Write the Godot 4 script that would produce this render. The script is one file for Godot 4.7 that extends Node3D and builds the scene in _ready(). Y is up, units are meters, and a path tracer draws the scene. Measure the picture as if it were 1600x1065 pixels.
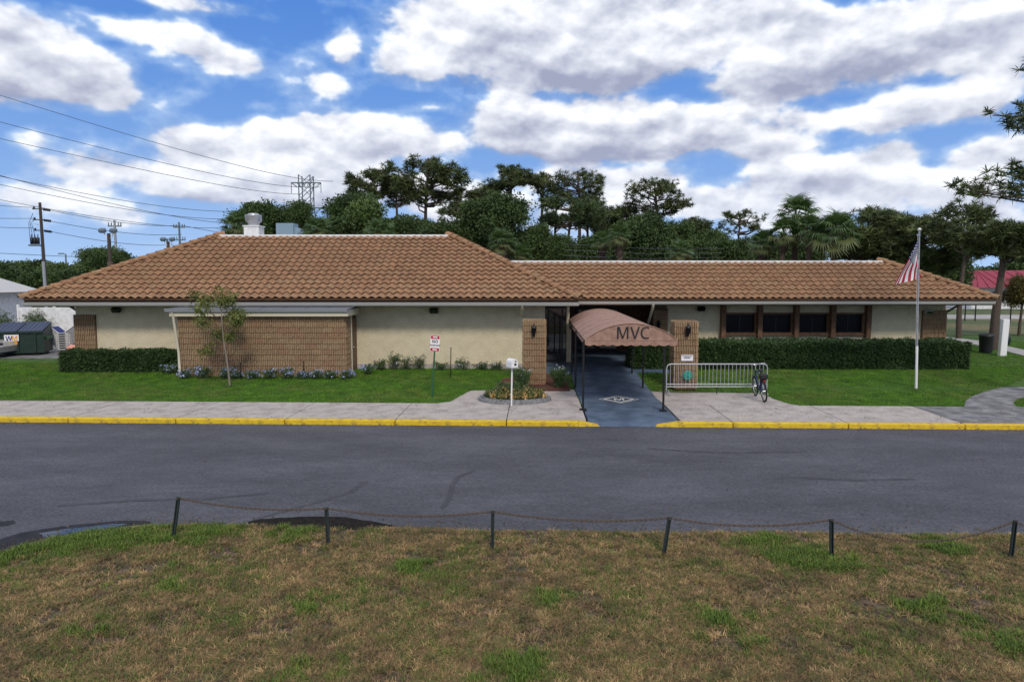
extends Node3D
# A clubhouse with tiled hip roofs behind a road, seen from a low drone.
const F := 1067.0
const PITCH := 5.3
const EYE := 3.75
var rng := RandomNumberGenerator.new()
var M := {}
var used := {}
var clump := {}

# ---------------------------------------------------------------- pixels to places
func ray(px: float, py: float) -> Vector3:
	return Basis(Vector3.RIGHT, deg_to_rad(-PITCH)) * Vector3((px - 800.0) / F, -(py - 532.5) / F, -1.0)
func gp(px: float, py: float, y := 0.0) -> Vector3:      # the point of the level y under a pixel
	var r := ray(px, py)
	return Vector3(0, EYE, 0) + r * ((y - EYE) / r.y)
func zp(px: float, py: float, d: float) -> Vector3:      # the point of the upright plane d metres ahead
	var r := ray(px, py)
	return Vector3(0, EYE, 0) + r * (-d / r.z)
func V(x: float, y: float, d: float) -> Vector3:
	return Vector3(x, y, -d)
func K(s: float, t: float, y := 0.0) -> Vector3:         # along the kerb, away from the road, up
	return Vector3(0, y, -17.64) + Vector3(0.9994, 0, 0.0346) * s + Vector3(0.0346, 0, -0.9994) * t
func lawn_y(d: float) -> float:
	return 0.18 * smoothstep(22.4, 26.0, d)
func rr(a: float, b: float) -> float:
	return rng.randf_range(a, b)
func lin(r: float, g: float, b: float) -> Color:          # linear base colour as an albedo_color
	return Color(r, g, b).linear_to_srgb()

# ---------------------------------------------------------------- shapes
func mb() -> SurfaceTool:
	var st := SurfaceTool.new()
	st.begin(Mesh.PRIMITIVE_TRIANGLES)
	st.set_smooth_group(-1)
	return st
func tri(st: SurfaceTool, a: Vector3, b: Vector3, c: Vector3) -> void:
	st.add_vertex(a); st.add_vertex(b); st.add_vertex(c)
func quad(st: SurfaceTool, a: Vector3, b: Vector3, c: Vector3, d: Vector3) -> void:
	tri(st, a, b, c); tri(st, a, c, d)
func box(st: SurfaceTool, c: Vector3, s: Vector3, B := Basis(), bev := 0.0) -> void:
	var h := s * 0.5
	var b: float = min(bev, min(h.x, min(h.y, h.z)) * 0.9)
	st.set_smooth_group(-1)
	if b <= 0.0:
		var p := []
		for i in 8:
			p.append(c + B * Vector3(h.x if i & 1 else -h.x, h.y if i & 2 else -h.y, h.z if i & 4 else -h.z))
		for q in [[4, 6, 7, 5], [1, 3, 2, 0], [0, 2, 6, 4], [5, 7, 3, 1], [2, 3, 7, 6], [0, 4, 5, 1]]:
			quad(st, p[q[0]], p[q[1]], p[q[2]], p[q[3]])
		return
	# chamfered: three points at every corner
	var px := []; var py := []; var pz := []
	for i in 8:
		var sx := 1.0 if i & 1 else -1.0
		var sy := 1.0 if i & 2 else -1.0
		var sz := 1.0 if i & 4 else -1.0
		px.append(c + B * Vector3(sx * h.x, sy * (h.y - b), sz * (h.z - b)))
		py.append(c + B * Vector3(sx * (h.x - b), sy * h.y, sz * (h.z - b)))
		pz.append(c + B * Vector3(sx * (h.x - b), sy * (h.y - b), sz * h.z))
	quad(st, pz[4], pz[6], pz[7], pz[5]); quad(st, pz[1], pz[3], pz[2], pz[0])
	quad(st, px[0], px[2], px[6], px[4]); quad(st, px[5], px[7], px[3], px[1])
	quad(st, py[2], py[3], py[7], py[6]); quad(st, py[0], py[4], py[5], py[1])
	for e in [[0, 1], [2, 3], [4, 5], [6, 7]]:
		quad(st, py[e[0]], py[e[1]], pz[e[1]], pz[e[0]])
	for e in [[0, 2], [1, 3], [4, 6], [5, 7]]:
		quad(st, px[e[0]], px[e[1]], pz[e[1]], pz[e[0]])
	for e in [[0, 4], [1, 5], [2, 6], [3, 7]]:
		quad(st, px[e[0]], px[e[1]], py[e[1]], py[e[0]])
	for i in 8:
		tri(st, px[i], py[i], pz[i])
func bar(st: SurfaceTool, a: Vector3, b: Vector3, w: float, h: float, bev := 0.0) -> void:
	var z := (b - a).normalized()
	var x := Vector3.UP.cross(z)
	if x.length() < 0.01: x = Vector3.RIGHT
	x = x.normalized()
	box(st, (a + b) * 0.5, Vector3(w, h, (b - a).length()), Basis(x, z.cross(x), z), bev)
func tube(st: SurfaceTool, pts: Array, r0: float, r1 := -1.0, n := 8, caps := true) -> void:
	if r1 < 0.0: r1 = r0
	var rings := []
	st.set_smooth_group(1)
	var side := Vector3.ZERO
	for i in pts.size():
		var a: Vector3 = pts[max(i - 1, 0)]
		var b: Vector3 = pts[min(i + 1, pts.size() - 1)]
		var t := (b - a).normalized()
		if side == Vector3.ZERO:
			side = t.cross(Vector3.UP if absf(t.y) < 0.9 else Vector3.RIGHT).normalized()
		else:
			side = (side - t * side.dot(t)).normalized()
		var up := side.cross(t)
		var r: float = lerpf(r0, r1, float(i) / max(pts.size() - 1, 1))
		var ring := []
		for k in n:
			var an := TAU * k / n
			ring.append(pts[i] + side * cos(an) * r + up * sin(an) * r)
		rings.append(ring)
	for i in pts.size() - 1:
		for k in n:
			var l := (k + 1) % n
			quad(st, rings[i][k], rings[i + 1][k], rings[i + 1][l], rings[i][l])
	if caps:
		st.set_smooth_group(-1)
		for k in range(1, n - 1):
			tri(st, rings[0][0], rings[0][k], rings[0][k + 1])
			tri(st, rings[-1][0], rings[-1][k + 1], rings[-1][k])
	st.set_smooth_group(-1)
func lathe(st: SurfaceTool, at: Vector3, prof: Array, n := 16) -> void:   # prof: [radius, height]
	st.set_smooth_group(1)
	for i in prof.size() - 1:
		for k in n:
			var a := TAU * k / n
			var b := TAU * (k + 1) / n
			quad(st, at + Vector3(cos(a) * prof[i][0], prof[i][1], sin(a) * prof[i][0]), at + Vector3(cos(b) * prof[i][0], prof[i][1], sin(b) * prof[i][0]), at + Vector3(cos(b) * prof[i + 1][0], prof[i + 1][1], sin(b) * prof[i + 1][0]), at + Vector3(cos(a) * prof[i + 1][0], prof[i + 1][1], sin(a) * prof[i + 1][0]))
	st.set_smooth_group(-1)
func ball(st: SurfaceTool, at: Vector3, r: Vector3, n := 12) -> void:
	st.set_smooth_group(1)
	var m: int = n / 2
	for i in m:
		for k in n:
			var p := []
			for q in [[i, k], [i, k + 1], [i + 1, k + 1], [i + 1, k]]:
				var e: float = PI * q[0] / m
				var a: float = TAU * q[1] / n
				p.append(at + Vector3(sin(e) * cos(a) * r.x, cos(e) * r.y, sin(e) * sin(a) * r.z))
			quad(st, p[0], p[1], p[2], p[3])
	st.set_smooth_group(-1)
func ring(st: SurfaceTool, c: Vector3, ax: Vector3, ay: Vector3, R: float, r: float, n := 24, m := 6) -> void:
	st.set_smooth_group(1)
	var az := ax.cross(ay)
	for i in n:
		for k in m:
			var p := []
			for q in [[i, k], [i + 1, k], [i + 1, k + 1], [i, k + 1]]:
				var a: float = TAU * q[0] / n
				var b: float = TAU * q[1] / m
				p.append(c + (ax * cos(a) + ay * sin(a)) * (R + r * cos(b)) + az * r * sin(b))
			quad(st, p[0], p[1], p[2], p[3])
	st.set_smooth_group(-1)
func sheet(st: SurfaceTool, pts: Array) -> void:           # a flat outline, pts are Vector3
	var poly := PackedVector2Array()
	for p in pts: poly.append(Vector2(p.x, p.z))
	var ids := Geometry2D.triangulate_polygon(poly)
	for i in range(0, ids.size(), 3):
		var a: Vector3 = pts[ids[i]]; var b: Vector3 = pts[ids[i + 1]]; var c: Vector3 = pts[ids[i + 2]]
		if (b - a).cross(c - a).y > 0.0: tri(st, a, c, b)
		else: tri(st, a, b, c)
func slab(st: SurfaceTool, pts: Array, thick: float) -> void:   # an outline with thickness below
	sheet(st, pts)
	for i in pts.size():
		var a: Vector3 = pts[i]; var b: Vector3 = pts[(i + 1) % pts.size()]
		quad(st, a, b, b + Vector3.DOWN * thick, a + Vector3.DOWN * thick)

# ---------------------------------------------------------------- objects
func numbered(called: String) -> String:
	if not used.has(called):
		used[called] = 0
		return called
	used[called] += 1
	return "%s_%03d" % [called, used[called]]
func obj(called: String, st, m: Material, parent: Node = null, stuff := false) -> MeshInstance3D:
	var o := MeshInstance3D.new()
	if st is SurfaceTool:
		st.generate_normals()
		o.mesh = st.commit()
	else:
		o.mesh = st
	o.material_override = m
	if parent == null:
		o.name = numbered(called); add_child(o, true)
	else:
		o.name = called; parent.add_child(o, true)
	if stuff: o.set_meta("kind", "stuff")
	return o
func many(called: String, mesh: Mesh, m: Material, xf: Array, cols: Array, parent: Node = null) -> MultiMeshInstance3D:
	var mm := MultiMesh.new()
	mm.transform_format = MultiMesh.TRANSFORM_3D
	mm.use_colors = true
	mm.mesh = mesh
	mm.instance_count = xf.size()
	for i in xf.size():
		mm.set_instance_transform(i, xf[i])
		mm.set_instance_color(i, cols[i])
	var o := MultiMeshInstance3D.new()
	o.multimesh = mm
	o.material_override = m
	if parent == null:
		o.name = numbered(called); add_child(o, true)
	else:
		o.name = called; parent.add_child(o, true)
	o.set_meta("kind", "stuff")
	return o
func tag(o: Node, label: String, category: String, group := "") -> Node:
	o.set_meta("label", label); o.set_meta("category", category)
	if group != "": o.set_meta("group", group)
	return o
func thing(called: String, label: String, category: String, at := Vector3.ZERO, group := "") -> Node3D:
	var o := Node3D.new()
	o.name = numbered(called); add_child(o, true)
	o.position = at
	tag(o, label, category, group)
	return o
func struct(called: String, st, m: Material) -> MeshInstance3D:
	var o := obj(called, st, m)
	o.set_meta("kind", "structure")
	return o
func copy(src: Node3D, at: Vector3, label := "") -> Node3D:
	var c: Node3D = src.duplicate()
	c.name = numbered(String(src.name).rstrip("0123456789").trim_suffix("_"))
	add_child(c, true)
	c.position = at
	if label != "": c.set_meta("label", label)
	return c
func text(parent: Node, called: String, words: String, size: float, at: Vector3, m: Material, B := Basis(), bold := 400) -> MeshInstance3D:
	var t := TextMesh.new()
	var f := SystemFont.new()
	f.font_names = PackedStringArray(["Droid Sans"])
	f.font_weight = bold
	t.font = f; t.text = words; t.font_size = 64; t.pixel_size = size / 64.0; t.depth = 0.006
	var o := MeshInstance3D.new()
	o.mesh = t; o.name = called; o.material_override = m
	parent.add_child(o, true)
	o.transform = Transform3D(B, at)
	return o

# ---------------------------------------------------------------- materials
func flat(c: Color, rough := 0.8, metal := 0.0) -> StandardMaterial3D:
	var m := StandardMaterial3D.new()
	m.albedo_color = c; m.roughness = rough; m.metallic = metal
	return m
func noise(sd: int, freq: float, oct := 5) -> FastNoiseLite:
	var n := FastNoiseLite.new()
	n.seed = sd; n.frequency = freq; n.fractal_octaves = oct; n.noise_type = FastNoiseLite.TYPE_SIMPLEX_SMOOTH
	return n
# a seamless colour texture: layers is an array of [seed, frequency, weight]; stops are linear colours
func ntex(px: int, layers: Array, stops: Array) -> ImageTexture:
	var g := Gradient.new()
	var offs := PackedFloat32Array(); var cols := PackedColorArray()
	for s in stops:
		offs.append(s[0]); cols.append(Color(s[1], s[2], s[3]).linear_to_srgb())
	g.offsets = offs; g.colors = cols
	var lut := []
	for i in 256: lut.append(g.sample(i / 255.0))
	var datas := []; var total := 0.0
	for l in layers:
		datas.append(noise(l[0], l[1]).get_seamless_image(px, px).get_data()); total += l[2]
	var out := PackedByteArray(); out.resize(px * px * 3)
	for i in px * px:
		var v := 0.0
		for k in layers.size(): v += datas[k][i] * layers[k][2]
		var c: Color = lut[clampi(int(v / total), 0, 255)]
		out[i * 3] = int(c.r * 255.0); out[i * 3 + 1] = int(c.g * 255.0); out[i * 3 + 2] = int(c.b * 255.0)
	return ImageTexture.create_from_image(Image.create_from_data(px, px, false, Image.FORMAT_RGB8, out))
func bump(px: int, sd: int, freq: float, strength: float) -> ImageTexture:
	var im := noise(sd, freq).get_seamless_image(px, px)
	im.convert(Image.FORMAT_RGBA8)
	im.bump_map_to_normal_map(strength)
	return ImageTexture.create_from_image(im)
func tm(tex: Texture2D, metres: float, rough := 0.85, nt: Texture2D = null, ns := 1.0) -> StandardMaterial3D:
	var m := StandardMaterial3D.new()
	m.albedo_texture = tex; m.roughness = rough
	m.uv1_triplanar = true; m.uv1_world_triplanar = true; m.uv1_scale = Vector3.ONE / metres
	if nt: m.normal_enabled = true; m.normal_texture = nt; m.normal_scale = ns
	return m
func leafy(rough := 0.6) -> StandardMaterial3D:
	var m := StandardMaterial3D.new()
	m.vertex_color_use_as_albedo = true
	m.roughness = rough
	m.backlight_enabled = true; m.backlight = Color(0.25, 0.3, 0.1)
	m.cull_mode = BaseMaterial3D.CULL_DISABLED
	return m
func materials() -> void:
	var fine := bump(256, 3, 0.12, 3.0)
	M.stucco = tm(ntex(512, [[11, 0.01, 0.7], [12, 0.12, 1.0]], [[0.25, 0.59, 0.515, 0.355], [0.5, 0.68, 0.6, 0.42], [0.8, 0.73, 0.65, 0.465]]), 3.0, 0.95, bump(512, 13, 0.09, 5.0), 0.8)
	M.asphalt = tm(ntex(1024, [[21, 0.004, 0.5], [22, 0.4, 1.2], [27, 0.16, 0.9], [23, 0.03, 0.35]], [[0.28, 0.026, 0.027, 0.034], [0.5, 0.066, 0.069, 0.084], [0.72, 0.14, 0.145, 0.168]]), 9.0, 0.75, bump(512, 24, 0.3, 3.0), 0.5)
	M.asphalt.uv1_scale = Vector3(1.0 / 16.0, 1.0 / 9.0, 1.0 / 6.5)
	M.concrete = tm(ntex(512, [[31, 0.012, 1.0], [32, 0.25, 0.9], [37, 0.05, 0.6]], [[0.26, 0.24, 0.21, 0.19], [0.4, 0.37, 0.33, 0.305], [0.55, 0.42, 0.38, 0.355], [0.75, 0.5, 0.455, 0.43]]), 4.0, 0.9, fine, 0.3)
	M.dark_concrete = tm(ntex(512, [[33, 0.014, 1.0], [34, 0.2, 0.6]], [[0.25, 0.1, 0.097, 0.1], [0.5, 0.19, 0.185, 0.19], [0.8, 0.31, 0.305, 0.315]]), 4.0, 0.85, fine, 0.4)
	M.pale_path = tm(ntex(256, [[35, 0.02, 1.0], [36, 0.2, 0.6]], [[0.25, 0.3, 0.29, 0.28], [0.75, 0.46, 0.45, 0.44]]), 4.0, 0.9)
	M.blue_floor = tm(ntex(512, [[41, 0.01, 1.0], [42, 0.2, 0.5]], [[0.25, 0.055, 0.085, 0.135], [0.5, 0.085, 0.125, 0.19], [0.8, 0.12, 0.165, 0.235]]), 4.0, 0.6, fine, 0.25)
	M.yellow = tm(ntex(512, [[51, 0.02, 1.0], [52, 0.15, 0.6]], [[0.2, 0.2, 0.16, 0.09], [0.3, 0.4, 0.27, 0.03], [0.37, 0.62, 0.41, 0.012], [0.8, 0.74, 0.52, 0.02]]), 2.5, 0.6, fine, 0.3)
	M.soil = tm(ntex(256, [[61, 0.05, 1.0], [62, 0.2, 1.0]], [[0.2, 0.018, 0.012, 0.009], [0.8, 0.06, 0.04, 0.028]]), 1.0, 0.95, fine, 1.0)
	M.mulch = tm(ntex(256, [[63, 0.05, 1.0], [64, 0.2, 1.0]], [[0.2, 0.05, 0.016, 0.01], [0.8, 0.15, 0.055, 0.035]]), 0.8, 0.95, fine, 1.0)
	M.thatch = tm(ntex(1024, [[71, 0.01, 1.0], [72, 0.12, 1.0], [73, 0.04, 0.6]], [[0.3, 0.025, 0.018, 0.011], [0.5, 0.085, 0.06, 0.036], [0.72, 0.18, 0.135, 0.085]]), 3.0, 0.95, fine, 1.0)
	M.turf = tm(ntex(512, [[74, 0.012, 1.0], [75, 0.15, 1.0]], [[0.25, 0.02, 0.055, 0.004], [0.5, 0.045, 0.105, 0.008], [0.8, 0.085, 0.15, 0.014]]), 5.0, 0.95, fine, 1.0)
	M.far_grass = tm(ntex(512, [[76, 0.006, 1.0], [77, 0.08, 0.5]], [[0.3, 0.045, 0.085, 0.02], [0.55, 0.085, 0.1, 0.035], [0.75, 0.16, 0.13, 0.06]]), 30.0, 0.95)
	for i in 4:
		var k: float = [1.0, 0.92, 1.05, 0.96][i]
		var q: float = [1.0, 0.97, 1.0, 1.08][i]
		M["tile%d" % i] = tm(ntex(256, [[80 + i, 0.03, 1.0], [85 + i, 0.15, 0.8]], [[0.25, 0.15 * k, 0.079 * k * q, 0.041 * k * q], [0.5, 0.315 * k, 0.172 * k * q, 0.09 * k * q], [0.8, 0.43 * k, 0.255 * k * q, 0.145 * k * q]]), 1.3, 0.9, fine, 0.4)
	M.tile_many = tm(ntex(256, [[80, 0.03, 1.0], [85, 0.15, 0.8]], [[0.25, 0.56, 0.54, 0.53], [0.5, 0.98, 0.98, 0.98], [0.8, 1.0, 1.0, 1.0]]), 1.3, 0.9, fine, 0.4)
	M.tile_many.vertex_color_use_as_albedo = true
	for i in 5:
		var k: float = [1.0, 0.92, 1.06, 0.96, 1.03][i]
		var w: float = [1.0, 1.0, 1.03, 0.93, 1.05][i]
		M["block%d" % i] = tm(ntex(256, [[90 + i, 0.05, 1.0], [95 + i, 0.2, 1.0]], [[0.25, 0.2 * k, 0.125 * k * w, 0.068 * k * w], [0.5, 0.36 * k, 0.24 * k * w, 0.14 * k * w], [0.8, 0.52 * k, 0.37 * k * w, 0.235 * k * w]]), 0.5, 0.95, bump(256, 99, 0.15, 6.0), 0.8)
	M.mortar = flat(lin(0.15, 0.09, 0.055), 0.95)
	M.wood = tm(ntex(256, [[101, 0.02, 1.0], [102, 0.1, 0.6]], [[0.25, 0.1, 0.05, 0.026], [0.75, 0.18, 0.095, 0.052]]), 1.5, 0.75)
	M.brown_door = tm(ntex(256, [[103, 0.02, 1.0]], [[0.25, 0.13, 0.065, 0.035], [0.75, 0.17, 0.09, 0.05]]), 1.5, 0.6)
	M.dark_trim = tm(ntex(256, [[127, 0.02, 1.0], [128, 0.12, 0.6]], [[0.25, 0.07, 0.042, 0.027], [0.75, 0.12, 0.075, 0.048]]), 1.5, 0.7)
	M.soffit = flat(lin(0.2, 0.17, 0.12), 0.9)
	M.cream = flat(lin(0.6, 0.55, 0.42), 0.7)
	M.gutter = flat(lin(0.42, 0.42, 0.4), 0.45)
	M.white = tm(ntex(256, [[105, 0.02, 1.0], [106, 0.1, 0.5]], [[0.2, 0.62, 0.62, 0.62], [0.6, 0.8, 0.8, 0.8]]), 2.0, 0.5)
	M.bare_white = flat(lin(0.8, 0.8, 0.8), 0.45)
	M.membrane = flat(lin(0.5, 0.5, 0.5), 0.9)
	M.metal_roof = flat(lin(0.12, 0.13, 0.15), 0.5)
	M.steel = tm(ntex(256, [[107, 0.03, 1.0]], [[0.25, 0.42, 0.43, 0.46], [0.75, 0.62, 0.63, 0.66]]), 0.6, 0.38)
	M.steel.metallic = 0.7
	M.galv = tm(ntex(256, [[108, 0.05, 1.0]], [[0.25, 0.36, 0.37, 0.4], [0.75, 0.55, 0.56, 0.6]]), 0.6, 0.45)
	M.galv.metallic = 0.4
	M.hvac = flat(lin(0.2, 0.29, 0.36), 0.55)
	M.black = flat(lin(0.012, 0.012, 0.014), 0.5)
	M.black_metal = flat(lin(0.02, 0.018, 0.018), 0.4, 0.3)
	M.glass = flat(lin(0.012, 0.015, 0.02), 0.03)
	M.glass.metallic_specular = 0.7
	M.pane = flat(Color(0.35, 0.42, 0.45, 0.35), 0.02)
	M.pane.transparency = BaseMaterial3D.TRANSPARENCY_ALPHA
	M.screen = flat(lin(0.007, 0.008, 0.011), 0.3)
	M.screen.metallic_specular = 0.25
	M.canvas = tm(ntex(512, [[111, 0.015, 1.0], [112, 0.25, 0.5]], [[0.25, 0.26, 0.15, 0.11], [0.5, 0.335, 0.2, 0.15], [0.8, 0.4, 0.25, 0.19]]), 2.0, 0.85, fine, 0.15)
	M.rust = tm(ntex(256, [[113, 0.08, 1.0]], [[0.25, 0.05, 0.036, 0.027], [0.75, 0.17, 0.12, 0.085]]), 0.3, 0.8)
	M.post_green = tm(ntex(256, [[114, 0.06, 1.0]], [[0.25, 0.012, 0.022, 0.022], [0.75, 0.045, 0.06, 0.06]]), 0.4, 0.6)
	M.sign_green = flat(lin(0.012, 0.09, 0.035), 0.5)
	M.bin_green = tm(ntex(256, [[115, 0.04, 1.0]], [[0.25, 0.005, 0.02, 0.013], [0.75, 0.011, 0.036, 0.024]]), 1.2, 0.5)
	M.lid_blue = flat(lin(0.03, 0.045, 0.09), 0.5)
	M.teal = flat(lin(0.03, 0.3, 0.22), 0.4)
	M.red = flat(lin(0.42, 0.008, 0.025), 0.6)
	M.blue = flat(lin(0.012, 0.022, 0.15), 0.6)
	M.navy = flat(lin(0.015, 0.025, 0.1), 0.6)
	M.orange = flat(lin(0.75, 0.33, 0.02), 0.5)
	M.rubber = flat(lin(0.015, 0.015, 0.016), 0.8)
	M.chrome = flat(lin(0.6, 0.6, 0.62), 0.2, 0.9)
	M.silver_paint = flat(lin(0.42, 0.41, 0.4), 0.3, 0.3)
	M.red_roof = tm(ntex(256, [[116, 0.03, 1.0]], [[0.25, 0.2, 0.02, 0.04], [0.75, 0.34, 0.04, 0.075]]), 3.0, 0.7)
	M.bark = tm(ntex(256, [[117, 0.05, 1.0], [118, 0.2, 0.8]], [[0.25, 0.045, 0.032, 0.024], [0.75, 0.15, 0.115, 0.09]]), 1.2, 0.95, fine, 1.0)
	M.pale_bark = tm(ntex(256, [[119, 0.06, 1.0]], [[0.25, 0.16, 0.13, 0.11], [0.75, 0.34, 0.3, 0.26]]), 0.5, 0.9)
	M.pole_wood = flat(lin(0.06, 0.048, 0.04), 0.9)
	M.pole_grey = flat(lin(0.3, 0.32, 0.35), 0.6)
	M.pylon = flat(lin(0.12, 0.16, 0.19), 0.6)
	M.wire = flat(lin(0.09, 0.1, 0.12), 0.7)
	M.wet = tm(ntex(256, [[120, 0.03, 1.0]], [[0.3, 0.012, 0.012, 0.014], [0.7, 0.028, 0.027, 0.028]]), 2.0, 0.06)
	M.damp = tm(ntex(256, [[125, 0.03, 1.0], [126, 0.3, 0.8]], [[0.3, 0.012, 0.012, 0.014], [0.7, 0.026, 0.026, 0.03]]), 2.0, 0.6)
	M.damp.metallic_specular = 0.3
	M.mud = tm(ntex(256, [[121, 0.04, 1.0], [122, 0.2, 0.7]], [[0.3, 0.006, 0.005, 0.004], [0.75, 0.028, 0.021, 0.014]]), 1.2, 0.75, fine, 0.8)
	M.mud.metallic_specular = 0.25
	M.edging = tm(ntex(256, [[129, 0.04, 1.0], [130, 0.25, 0.8]], [[0.28, 0.12, 0.12, 0.125], [0.72, 0.3, 0.3, 0.31]]), 1.2, 0.85)
	M.patch = tm(ntex(256, [[123, 0.02, 1.0], [124, 0.3, 0.8]], [[0.3, 0.035, 0.036, 0.045], [0.7, 0.065, 0.066, 0.08]]), 3.0, 0.75)
	M.leaf = leafy()
	M.grass = leafy(0.7)
	M.petal = leafy(0.8)

# ---------------------------------------------------------------- sky: blue air and broken cumulus, one function for all directions
func sky_image() -> Image:
	# clouds: [px, py, half width, half height, weight, darkness of the base]
	var seen := [
		[40, 75, 130, 62, 1.15, 0.5], [110, 110, 100, 55, 1.1, 0.6], [165, 140, 55, 30, 0.9, 0.5], [20, 130, 90, 40, 1.0, 0.7],
		[190, 40, 85, 26, 0.85, 0.15], [290, 60, 80, 28, 0.8, 0.2], [355, 95, 55, 22, 0.85, 0.2], [300, 8, 120, 18, 0.85, 0.1], [130, 18, 60, 16, 0.6, 0.1],
		[540, 72, 24, 32, 0.62, 0.1], [505, 4, 28, 10, 0.55, 0.1], [515, 130, 32, 18, 0.45, 0.1], [402, 163, 24, 10, 0.45, 0.1], [660, 165, 45, 8, 0.5, 0.1],
		[700, 35, 110, 55, 1.15, 0.2], [820, 55, 140, 60, 1.15, 0.5], [900, 105, 170, 42, 1.15, 1.0], [980, 30, 150, 50, 1.1, 0.2], [640, 100, 55, 40, 0.75, 0.3],
		[1150, 50, 150, 60, 1.1, 0.2], [1290, 105, 190, 48, 1.2, 1.0], [1400, 50, 170, 60, 1.1, 0.4], [1540, 60, 120, 60, 1.05, 0.5], [1550, 130, 80, 28, 0.7, 0.3],
		[830, 195, 95, 50, 1.1, 0.6], [950, 190, 130, 45, 1.15, 0.6], [1060, 200, 90, 42, 1.1, 0.7], [930, 232, 150, 22, 1.1, 1.0], [1210, 225, 80, 32, 0.95, 0.4],
		[1270, 185, 80, 24, 0.85, 0.2], [1440, 170, 130, 32, 0.95, 0.3], [1405, 240, 50, 26, 0.95, 0.4], [1545, 240, 80, 28, 0.95, 0.4], [1180, 165, 60, 20, 0.6, 0.4],
		[300, 235, 75, 38, 0.95, 0.2], [420, 225, 85, 42, 1.05, 0.15], [520, 235, 110, 52, 1.1, 0.25], [610, 215, 85, 38, 1.05, 0.2], [690, 225, 42, 26, 0.85, 0.2],
		[150, 265, 120, 34, 0.95, 0.35], [330, 285, 150, 34, 0.95, 0.55], [540, 295, 170, 34, 0.95, 0.6], [60, 300, 110, 26, 0.8, 0.4], [50, 214, 42, 16, 0.65, 0.2], [205, 332, 70, 22, 0.65, 0.15],
		[900, 275, 150, 22, 0.8, 0.6], [990, 300, 90, 38, 0.85, 0.3], [1120, 318, 90, 28, 0.95, 0.2], [1230, 285, 90, 34, 1.0, 0.25], [1340, 280, 100, 42, 1.05, 0.3], [1250, 325, 170, 30, 0.9, 0.5],
		[1470, 290, 110, 32, 0.85, 0.3], [1550, 325, 110, 40, 0.8, 0.5], [720, 320, 120, 34, 0.75, 0.3], [850, 345, 150, 30, 0.7, 0.3]]
	var blobs := []
	for c in seen:
		var a := ray(c[0] - c[2], c[1]); var b := ray(c[0] + c[2], c[1]); var t := ray(c[0], c[1] - c[3]); var u := ray(c[0], c[1] + c[3]); var m := ray(c[0], c[1])
		var az := func(v: Vector3) -> float: return rad_to_deg(atan2(v.x, -v.z))
		var el := func(v: Vector3) -> float: return rad_to_deg(asin(v.normalized().y))
		blobs.append([az.call(m), el.call(m), (az.call(b) - az.call(a)) * 0.5, (el.call(t) - el.call(u)) * 0.5, c[4], c[5]])
	var rg := RandomNumberGenerator.new(); rg.seed = 77
	for i in 330:                                       # the same broken cloud goes on all round and overhead
		var e := rg.randf_range(2.0, 84.0)
		var z := rg.randf_range(-180.0, 180.0)
		if absf(z) < 44.0 and e < 25.0: continue
		var k := 0.6 + e / 40.0
		blobs.append([z, e, rg.randf_range(7.0, 14.0) * k, rg.randf_range(2.4, 4.5) * k, rg.randf_range(0.8, 1.15), rg.randf_range(0.2, 0.9)])
	# coverage and base-darkness on a coarse grid over the upper half
	var gw := 720; var gh := 182
	var cov := PackedFloat32Array(); cov.resize(gw * gh)
	var shd := PackedFloat32Array(); shd.resize(gw * gh)
	var wsum := PackedFloat32Array(); wsum.resize(gw * gh)
	for b in blobs:
		var j0 := clampi(int((b[1] - b[3] * 1.3) * 2.0), 0, gh - 1); var j1 := clampi(int((b[1] + b[3] * 1.3) * 2.0) + 1, 0, gh - 1)
		for j in range(j0, j1 + 1):
			var dv: float = (j * 0.5 - b[1]) / b[3]
			var i0 := int((b[0] - b[2] * 1.3 + 180.0) * 2.0); var i1 := int((b[0] + b[2] * 1.3 + 180.0) * 2.0) + 1
			for ii in range(i0, i1 + 1):
				var du: float = (ii * 0.5 - 180.0 - b[0]) / b[2]
				var r2 := du * du + dv * dv
				if r2 > 1.69: continue
				var f: float = b[4] * pow(1.0 - r2 / 1.69, 1.1)
				var at := j * gw + posmod(ii, gw)
				cov[at] = max(cov[at], f) + 0.25 * min(cov[at], f)
				shd[at] += f * (clampf(0.5 + dv * 0.75, 0.0, 1.0) * b[5] + (1.0 - b[5]))
				wsum[at] += f
	var W := 4096; var H := 2048
	var n1 := noise(5, 0.12, 6); n1.fractal_gain = 0.57
	var n2 := noise(9, 0.03, 3)
	var pixel := func(az: float, el: float) -> Color:
		var fx := fposmod((az + 180.0) * 2.0, 720.0); var fy := clampf(el * 2.0, 0.0, gh - 1.01)
		var x0 := int(fx) % gw; var x1 := (x0 + 1) % gw; var y0 := int(fy)
		var tx := fx - floorf(fx); var ty := fy - y0
		var p00 := y0 * gw + x0; var p10 := y0 * gw + x1; var p01 := p00 + gw; var p11 := p10 + gw
		var c: float = lerpf(lerpf(cov[p00], cov[p10], tx), lerpf(cov[p01], cov[p11], tx), ty)
		var w: float = lerpf(lerpf(wsum[p00], wsum[p10], tx), lerpf(wsum[p01], wsum[p11], tx), ty)
		var s: float = lerpf(lerpf(shd[p00], shd[p10], tx), lerpf(shd[p01], shd[p11], tx), ty)
		s = s / w if w > 0.001 else 1.0
		var a := deg_to_rad(az)
		var q := Vector3(sin(a) * 57.3 + 300.0, el * 1.9 + 200.0, -cos(a) * 57.3 + 300.0)
		var f1 := n1.get_noise_3d(q.x, q.y, q.z)
		var f2 := n1.get_noise_3d(q.x - 0.5, q.y + 1.7, q.z)
		var f3 := n2.get_noise_3d(q.x, q.y, q.z)
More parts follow.
